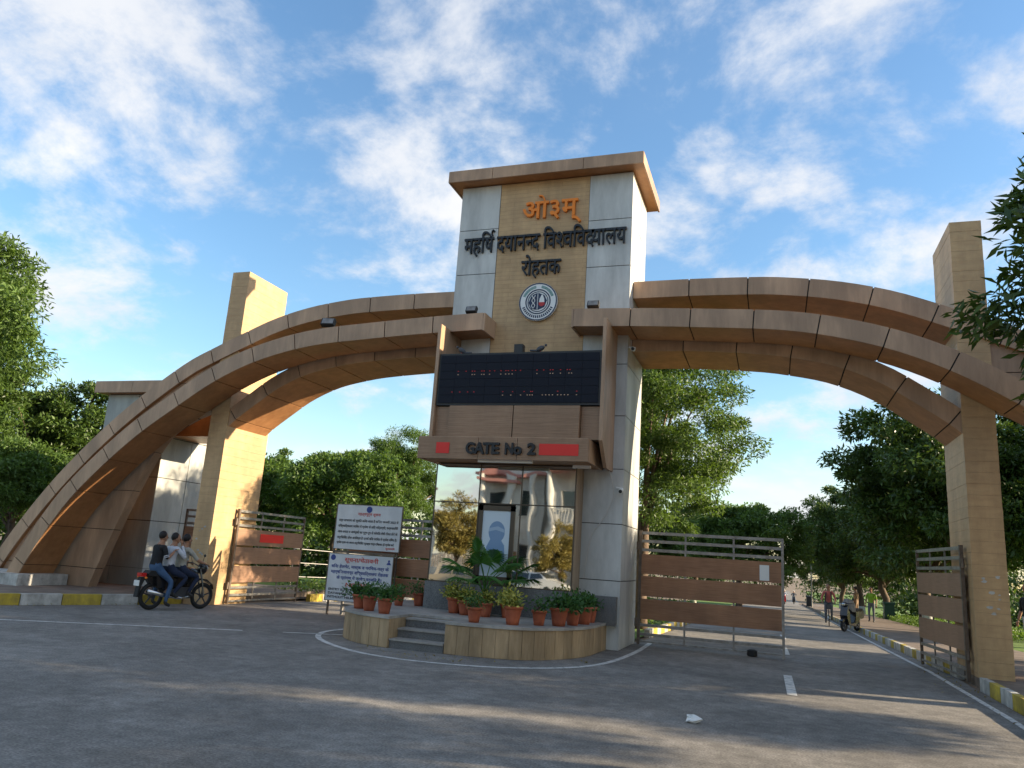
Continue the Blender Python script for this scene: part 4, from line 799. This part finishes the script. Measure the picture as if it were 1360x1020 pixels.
for j, (r_, z_) in enumerate(((.02, 1.2), (.16, 1.16), (.22, 1.02), (.25, .86), (.27, .74))): vs += [(r_*math.cos(2*math.pi*k/n)*(1+.2*g_.normal()*.5), .18+r_*1.2*math.sin(2*math.pi*k/n)*(1+.1*g_.normal()), z_+.04*g_.normal()) for k in range(n)]
b.add(vs, [(j*n+k, j*n+(k+1) % n, (j+1)*n+(k+1) % n, (j+1)*n+k) for j in range(4) for k in range(n)]); b.build('cover', cloth('pale_cover', (.24, .22, .20)), sc_, True)
for x, y, lb, sh in ((1.0, 100, 'far scooter rider in white coming down the avenue', WHT), (2.2, 108, 'far scooter rider in grey coming down the avenue', GRY)):
    scooter('far scooter ridden by the ' + ('rider in white' if sh is WHT else 'rider in grey'), (x, y, gz(y)), R(180), 'lens' if sh is WHT else 'bikeb', 'scooters far along the avenue')
    person(lb, seated(-.3, (.17, .36, .68), (.15, .34, .3), (.15, .46, .27), (.3, .25, 1.1), (.29, .62, 1.06), .06, -.02), sh, GRY, .9, (x, y, gz(y)), R(180), 'riders far along the avenue', cap='ewhite')
J = dict(STAND); J['knR'] = (.1, .1, .5); J['anR'] = (.1, .06, .1); J['toR'] = (.11, .2, .06)
person('person in lime green top walking on the footpath', J, GRN, GRY, .45, (4.6, 44.0, gz(44)+.13), R(160))
person('person in khaki standing among the footpath trees', dict(STAND), KHA, KHA, .9, (4.15, 47, gz(47)+.13), R(60))
person('person in white trousers and dark top beside the green drum', dict(STAND), BLK, WHT, .6, (5.7, 21.8, gz(21.8)+.13), R(120))
# ------------------------------------------------------------------ street furniture
def dustbin(label, x, y, m, s=1.):
    t = thing('dustbin', label, 'bin', (x, y, gz(y)+.02), world=False); MB().prism([(-.25, .1), (-.3, .95), (.3, .95), (.25, .1)], -.26, .26, 'x').build('body', m, t); MB().prism([(-.33, .95), (-.3, 1.04), (.3, 1.06), (.33, .95)], -.3, .3, 'x').build('lid', m, t)
    for s_ in (-1, 1): MB().tube([(s_*.24, -.24, .1), (s_*.28, -.24, .1)], .1, 10).build('wheel', 'rubber', t)
    t.scale = (s,)*3; return t
dustbin('large dark green wheeled bin on the avenue verge', 6.75, 55, 'bindark', 1.1); dustbin('dark bin by the lamp post far down the avenue', 3.3, 88, 'lampb', 1.1)
dm = thing('green_drum', 'bright green plastic drum on the pavement by the right pillar', 'drum', (5.85, 21.0, gz(21)+.13), world=False)
MB().lathe([(.26, 0), (.28, .04), (.28, .3), (.295, .32), (.28, .34), (.28, .6), (.295, .62), (.28, .64), (.28, .86), (.25, .9)], 20).build('barrel', 'green', dm, True); MB().lathe([(.25, .9), (.25, .93), (.2, .94)], 20).build('lid', 'green', dm)
lp = thing('lamp_post', 'slim grey lamp post on the avenue footpath', 'lamp post', (2.85+.55, 84, gz(84)), world=False); MB().tube([(0, 0, 0), (0, 0, 2.5), (0, 0, 4.9)], [.07, .06, .045], 10).build('pole', 'steel', lp); MB().box(-.5, -.08, 4.86, .1, .08, 4.95).build('lamp_head', 'steel', lp)
def flood(label, x, y, z, rz=0, s=1.):
    t = thing('floodlight', label, 'floodlight', (x, y, z), 'floodlights on the gateway', world=False, rz=rz); MB().box(-.12, -.05, .06, .12, .04, .2, Matrix.Rotation(R(-25), 3, 'X')).build('housing', 'lampb', t); MB().box(-.13, -.01, 0, .13, .01, .03).build('bracket', 'lampb', t); MB().box(-.1, -.056, .075, .1, -.05, .185, Matrix.Rotation(R(-25), 3, 'X'), (0, -.005, .13)).build('lens', 'steel', t); t.scale = (s,)*3
flood('floodlight on the left front band end below the emblem', XC-1.32, 14.4, 6.57); flood('floodlight on the right front band end below the emblem', XC+1.35, 14.4, 6.57)
flood('floodlight on the curved band above the left gate opening', XC-4.85, 14.4, 6.38, .2, 1.3)
def cctv(label, x, y, z, rz):
    t = thing('security_camera', label, 'camera', (x, y, z), world=False, rz=rz); MB().tube([(0, 0, 0), (.14, 0, -.02)], .018, 6).build('arm', 'ewhite', t); MB().tube([(.1, .02, -.04), (.12, -.2, -.09)], .045, 10).build('housing', 'ewhite', t); MB().tube([(.12, -.2, -.09), (.121, -.215, -.094)], .035, 10).build('lens', 'lampb', t)
cctv('white bullet camera on the tower column side below the arch', T1, 15.0, 5.95, 0); cctv('bullet camera half way up the tower column', T1-.13, 14.86, 3.05, 0)
def bird(label, x, y, z, rz):
    t = thing('pigeon', label, 'bird', (x, y, z), 'pigeons on the gateway', world=False, rz=rz); t.scale = (.8,)*3; MB().ell((0, 0, .11), (.06, .12, .065), 10, 7, Matrix.Rotation(R(32), 3, 'X')).build('body', 'pigeon', t, True); MB().ell((0, .13, .2), (.03, .035, .035), 8, 6).build('head', 'pigeon', t, True); MB().prism([(-.03, .07), (.03, .07), (.045, .04), (-.045, .04)], -.26, -.08).build('tail', 'pigeon', t)
    MB().tube([(.02, 0, 0), (.02, 0, .06)], .006, 5).build('leg', 'lens', t); MB().tube([(-.02, 0, 0), (-.02, 0, .06)], .006, 5).build('leg', 'lens', t)
bird('pigeon perched on the left end of the display board', F0+.45, 13.95, 5.58, R(100)); bird('pigeon perched on the display board right of the sensor box', XC+.42, 13.95, 5.58, R(-80)); bird('pigeon perched low on the left arch band', XC-10.0, 14.5, 4.10, R(60))
# hanging cables, litter, wire fence
tag(MB().tube(smooth([(F1+.05, 14.6, 3.4), (F1+.12, 14.8, 2.9), (F1-.1, 14.85, 2.4), (F1-.3, 14.86, 2.1), (F1-.42, 14.87, 1.3)]), .008, 5).build('cable', 'wire'), 'pale loose cable hanging beside the booth', 'cable')
b = MB(); b.ell((-.85, 8.9, .03), (.09, .06, .035), 7, 5); b.v = [(v[0]+random.uniform(-.02, .02), v[1]+random.uniform(-.02, .02), max(.004, v[2]+random.uniform(-.01, .02))) for v in b.v]; tag(b.build('crumpled_paper', 'paper'), 'crumpled white paper lying on the asphalt', 'litter')
def litter():
    n = 420; P = np.zeros((n, 3)); k = n//3
    P[:k, 0] = 2.95-np.abs(rng.normal(size=k))*.22; P[:k, 1] = rng.uniform(4, 19, k)
    t = rng.uniform(0, 1, k); P[k:2*k, 0] = -16.2+2.7*t+np.abs(rng.normal(size=k))*.3; P[k:2*k, 1] = 7.8+6.4*t-np.abs(rng.normal(size=k))*.12
    P[2*k:, 0] = rng.uniform(-7.4, -2.8, n-2*k); P[2*k:, 1] = 11.3+np.abs(P[2*k:, 0]+5.2)**2*.3+rng.normal(size=n-2*k)*.2; P[:, 2] = .012
    ok = ~((P[:, 1] > 11.75) & (P[:, 0] > -7.7) & (P[:, 0] < -3.0)); P = P[ok]; O = rng.normal(size=P.shape)*.6; O[:, 2] = 0
    v = leaves(0, lambda q: (P, O), .06, .5, 2.5); v[:, 2] = np.clip(v[:, 2], .006, .04); return tag(leafobj('leaf_litter', v, 'leafo', None), 'dry fallen leaves scattered along the kerbs and platform', 'leaves', kind='stuff')
litter()
fe = thing('wire_fence', 'post and wire fence behind the hedge past the left gate', 'fence', (0, 0, 0)); fe['_w'] = 0
for k in range(6): MB().box(-15.02, 22+3*k, gz(22+3*k), -14.98, 22.05+3*k, gz(22+3*k)+1.7).build('post', 'steel', fe)
for z in (.6, 1.05, 1.5): MB().tube([(-15, 22, gz(22)+z), (-15, 37.05, gz(37)+z)], .012, 5).build('wire', 'wire', fe)
# ------------------------------------------------------------------ across the main road (mirrored in the booth glass)
def house(label, x0, x1, y1, h, depth, storeys, bays, trim='bpink'):
    t = thing('house', label, 'building', (0, 0, 0), 'houses across the main road'); t['_w'] = 0; y0 = y1-depth
    MB().box(x0, y0, -.3, x1, y1, h).build('wall', 'bwhite', t); MB().box(x0-.3, y0-.3, h, x1+.3, y1+.6, h+.25).build('roof', trim, t); MB().box(x0-.1, y1-.1, h+.25, x1+.1, y1+.1, h+1.1).build('parapet', 'bwhite', t)
    sh = h/storeys; bw = (x1-x0)/bays
    for s_ in range(storeys):
        for k in range(bays):
            a_ = x0+bw*(k+.28); c_ = x0+bw*(k+.72); z_ = sh*s_+.9
            w = MB().box(a_, y1-.02, z_, c_, y1+.03, z_+1.45).build('window', 'window', t)
            b = MB(); b.box(a_-.08, y1, z_+1.45, c_+.08, y1+.12, z_+1.55); b.box(a_-.08, y1, z_-.1, c_+.08, y1+.12, z_); b.box(a_-.08, y1, z_, a_, y1+.08, z_+1.45); b.box(c_, y1, z_, c_+.08, y1+.08, z_+1.45); b.build('frame', 'bwhite', w)
        if s_: 
            bl = MB().box(x0+.4, y1+.01, sh*s_-.12, x0+(x1-x0)*.55, y1+1.3, sh*s_).build('balcony', 'bwhite', t); b = MB()
            b.box(x0+.4, y1+1.24, sh*s_+.85, x0+(x1-x0)*.55, y1+1.3, sh*s_+.92)
            for k in range(16): xx = x0+.45+((x1-x0)*.55-.5)*k/15; b.box(xx, y1+1.25, sh*s_, xx+.03, y1+1.29, sh*s_+.85)
            b.build('railing', 'bwhite', bl); MB().box(x0+.2, y1+.01, sh*s_+sh-.5, x0+(x1-x0)*.6, y1+1.5, sh*s_+sh-.3).build('sunshade', trim, t)
    for k in range(3): xx = x0+.5+(x1-x0-1)*k/2; MB().tube([(xx, y1+1.1, -.2), (xx, y1+1.1, h)], .2, 12).build('column', 'bwhite', t)
    MB().box((x0+x1)/2-.5, y1-.02, -.2, (x0+x1)/2+.5, y1+.04, 2.0).build('door', 'plank', t); return t
house('white house with pink sunshades across the road behind the cars', -19.2, -14.7, -21, 7.0, 8, 2, 2); house('tall white house with wide windows across the road', -14.2, -7.5, -20, 11.5, 8, 3, 2); house('pale house at the open end of the row across the road', -36, -27, -22, 6.6, 8, 2, 3); house('pale house past the tall white house across the road', -5, 5, -21, 7.5, 8, 2, 3)
place(tree('roadside_tree', 'olive leaved roadside tree across the main road', 5.2, 2.3, 3.1, 'leafo', 90, 200, .17, .5, 41, .13, .4, group='roadside trees'), -17.9, -14, 0, 1, first=True)
rt_ = [o for o in COL.objects if o.name == 'roadside_tree'][0]; clone(rt_, (-11.6, -14.4, gz(-14)), 2., 'low olive roadside tree before the tall white house', None, .75); clone(rt_, (-3, -14.0, gz(-14)), 4., 'olive roadside tree past the tall white house', None, 1.1)
bw_ = thing('boundary_railing', 'white railing on a low wall along the far side of the main road', 'railing', (0, 0, 0)); bw_['_w'] = 0
MB().box(-26, -16.6, -.1, 8, -16.4, .6).build('base_wall', 'bwhite', bw_)
b = MB()
for k in range(150): b.box(-26+34*k/150, -16.52, .6, -26+34*k/150+.05, -16.48, 1.5)
b.box(-26, -16.53, 1.45, 8, -16.47, 1.52); bb = b.build('bars', 'bwhite', bw_); bb['kind'] = 'stuff'
def car(label, x, y, rz, paint, sedan):
    t = thing('parked_car', label, 'car', (x, y, gz(y)-.02), 'cars parked across the main road', world=False, rz=rz); L_ = 4.1 if sedan else 3.6; hw = .8; n = 2
    low = [(-L_/2, .35), (-L_/2, .75), (-L_/2+.15, .92), (-.9 if sedan else -L_/2+.3, .95), (.85, .93), (L_/2-.25, .78), (L_/2, .6), (L_/2, .32), (L_/2-.4, .22), (-L_/2+.3, .22)]
    bo = MB().prism([(a, z) for a, z in low], -hw, hw, 'y').build('body', paint, t)
    cab = [(-L_/2+.75 if sedan else -L_/2+.15, .93), (-1.0 if sedan else -L_/2+.35, 1.38), (-.3, 1.46), (.35, 1.42), (1.0, .92)]
    vs = [(a, s_*(hw-.04-(z-.92)*.32), z) for s_ in (-1, 1) for a, z in cab]; b = MB(); m_ = len(cab); b.add(vs, [tuple(range(m_)), tuple(range(2*m_-1, m_-1, -1))]+[(i, (i+1) % m_, m_+(i+1) % m_, m_+i) for i in range(m_)]); b.build('cabin', paint, t)
    for s_ in (-1, 1):
        for xa, xb in ((cab[0][0]+.28, -.32), (-.24, .78)):
            tp = lambda z: s_*(hw-.032-(z-.92)*.32); f_ = lambda q: .12 if q < 0 else 0
            MB().add([(xa, tp(.95), .95), (xb, tp(.95), .95), (min(xb, .42) if xb > 0 else xb, tp(1.36), 1.36), (xa+(.22 if xa < -.3 else 0), tp(1.36), 1.36)], [(0, 1, 2, 3)]).build('side_window', 'window', t)
    MB().add([(1.0, -hw+.08, .95), (1.0, hw-.08, .95), (.42, hw-.24, 1.40), (.42, -hw+.24, 1.40)], [(0, 1, 2, 3)]).build('windscreen', 'window', t)
    for a in (-L_/2+.72, L_/2-.72):
        for s_ in (-1, 1):
            w = MB().tube([(a, s_*(hw-.16), .29), (a, s_*(hw+.01), .29)], .29, 20).build('wheel', 'rubber', t); MB().tube([(a, s_*(hw+.0), .29), (a, s_*(hw+.02), .29)], .18, 12).build('hubcap', 'chrome', w)
    for s_ in (-1, 1): MB().box(L_/2-.12, s_*.62-.12, .6, L_/2+.01, s_*.62+.12, .74).build('headlight', 'ewhite', t); MB().box(-L_/2-.01, s_*.66-.1, .68, -L_/2+.08, s_*.66+.1, .84).build('tail_light', 'lens', t)
    return t
car('dusty beige sedan parked across the main road', -16.3, -11, R(0), 'carb', True); car('white hatchback parked across the main road', -12.0, -11, R(0), 'carw', False)
for o in bpy.data.objects:
    if o.name.startswith(('motorcycle', 'person')) and (Vector(o.location)-Vector(BL)).length < .01: o.scale = (.95,)*3
    if '_w' in o: del o['_w']
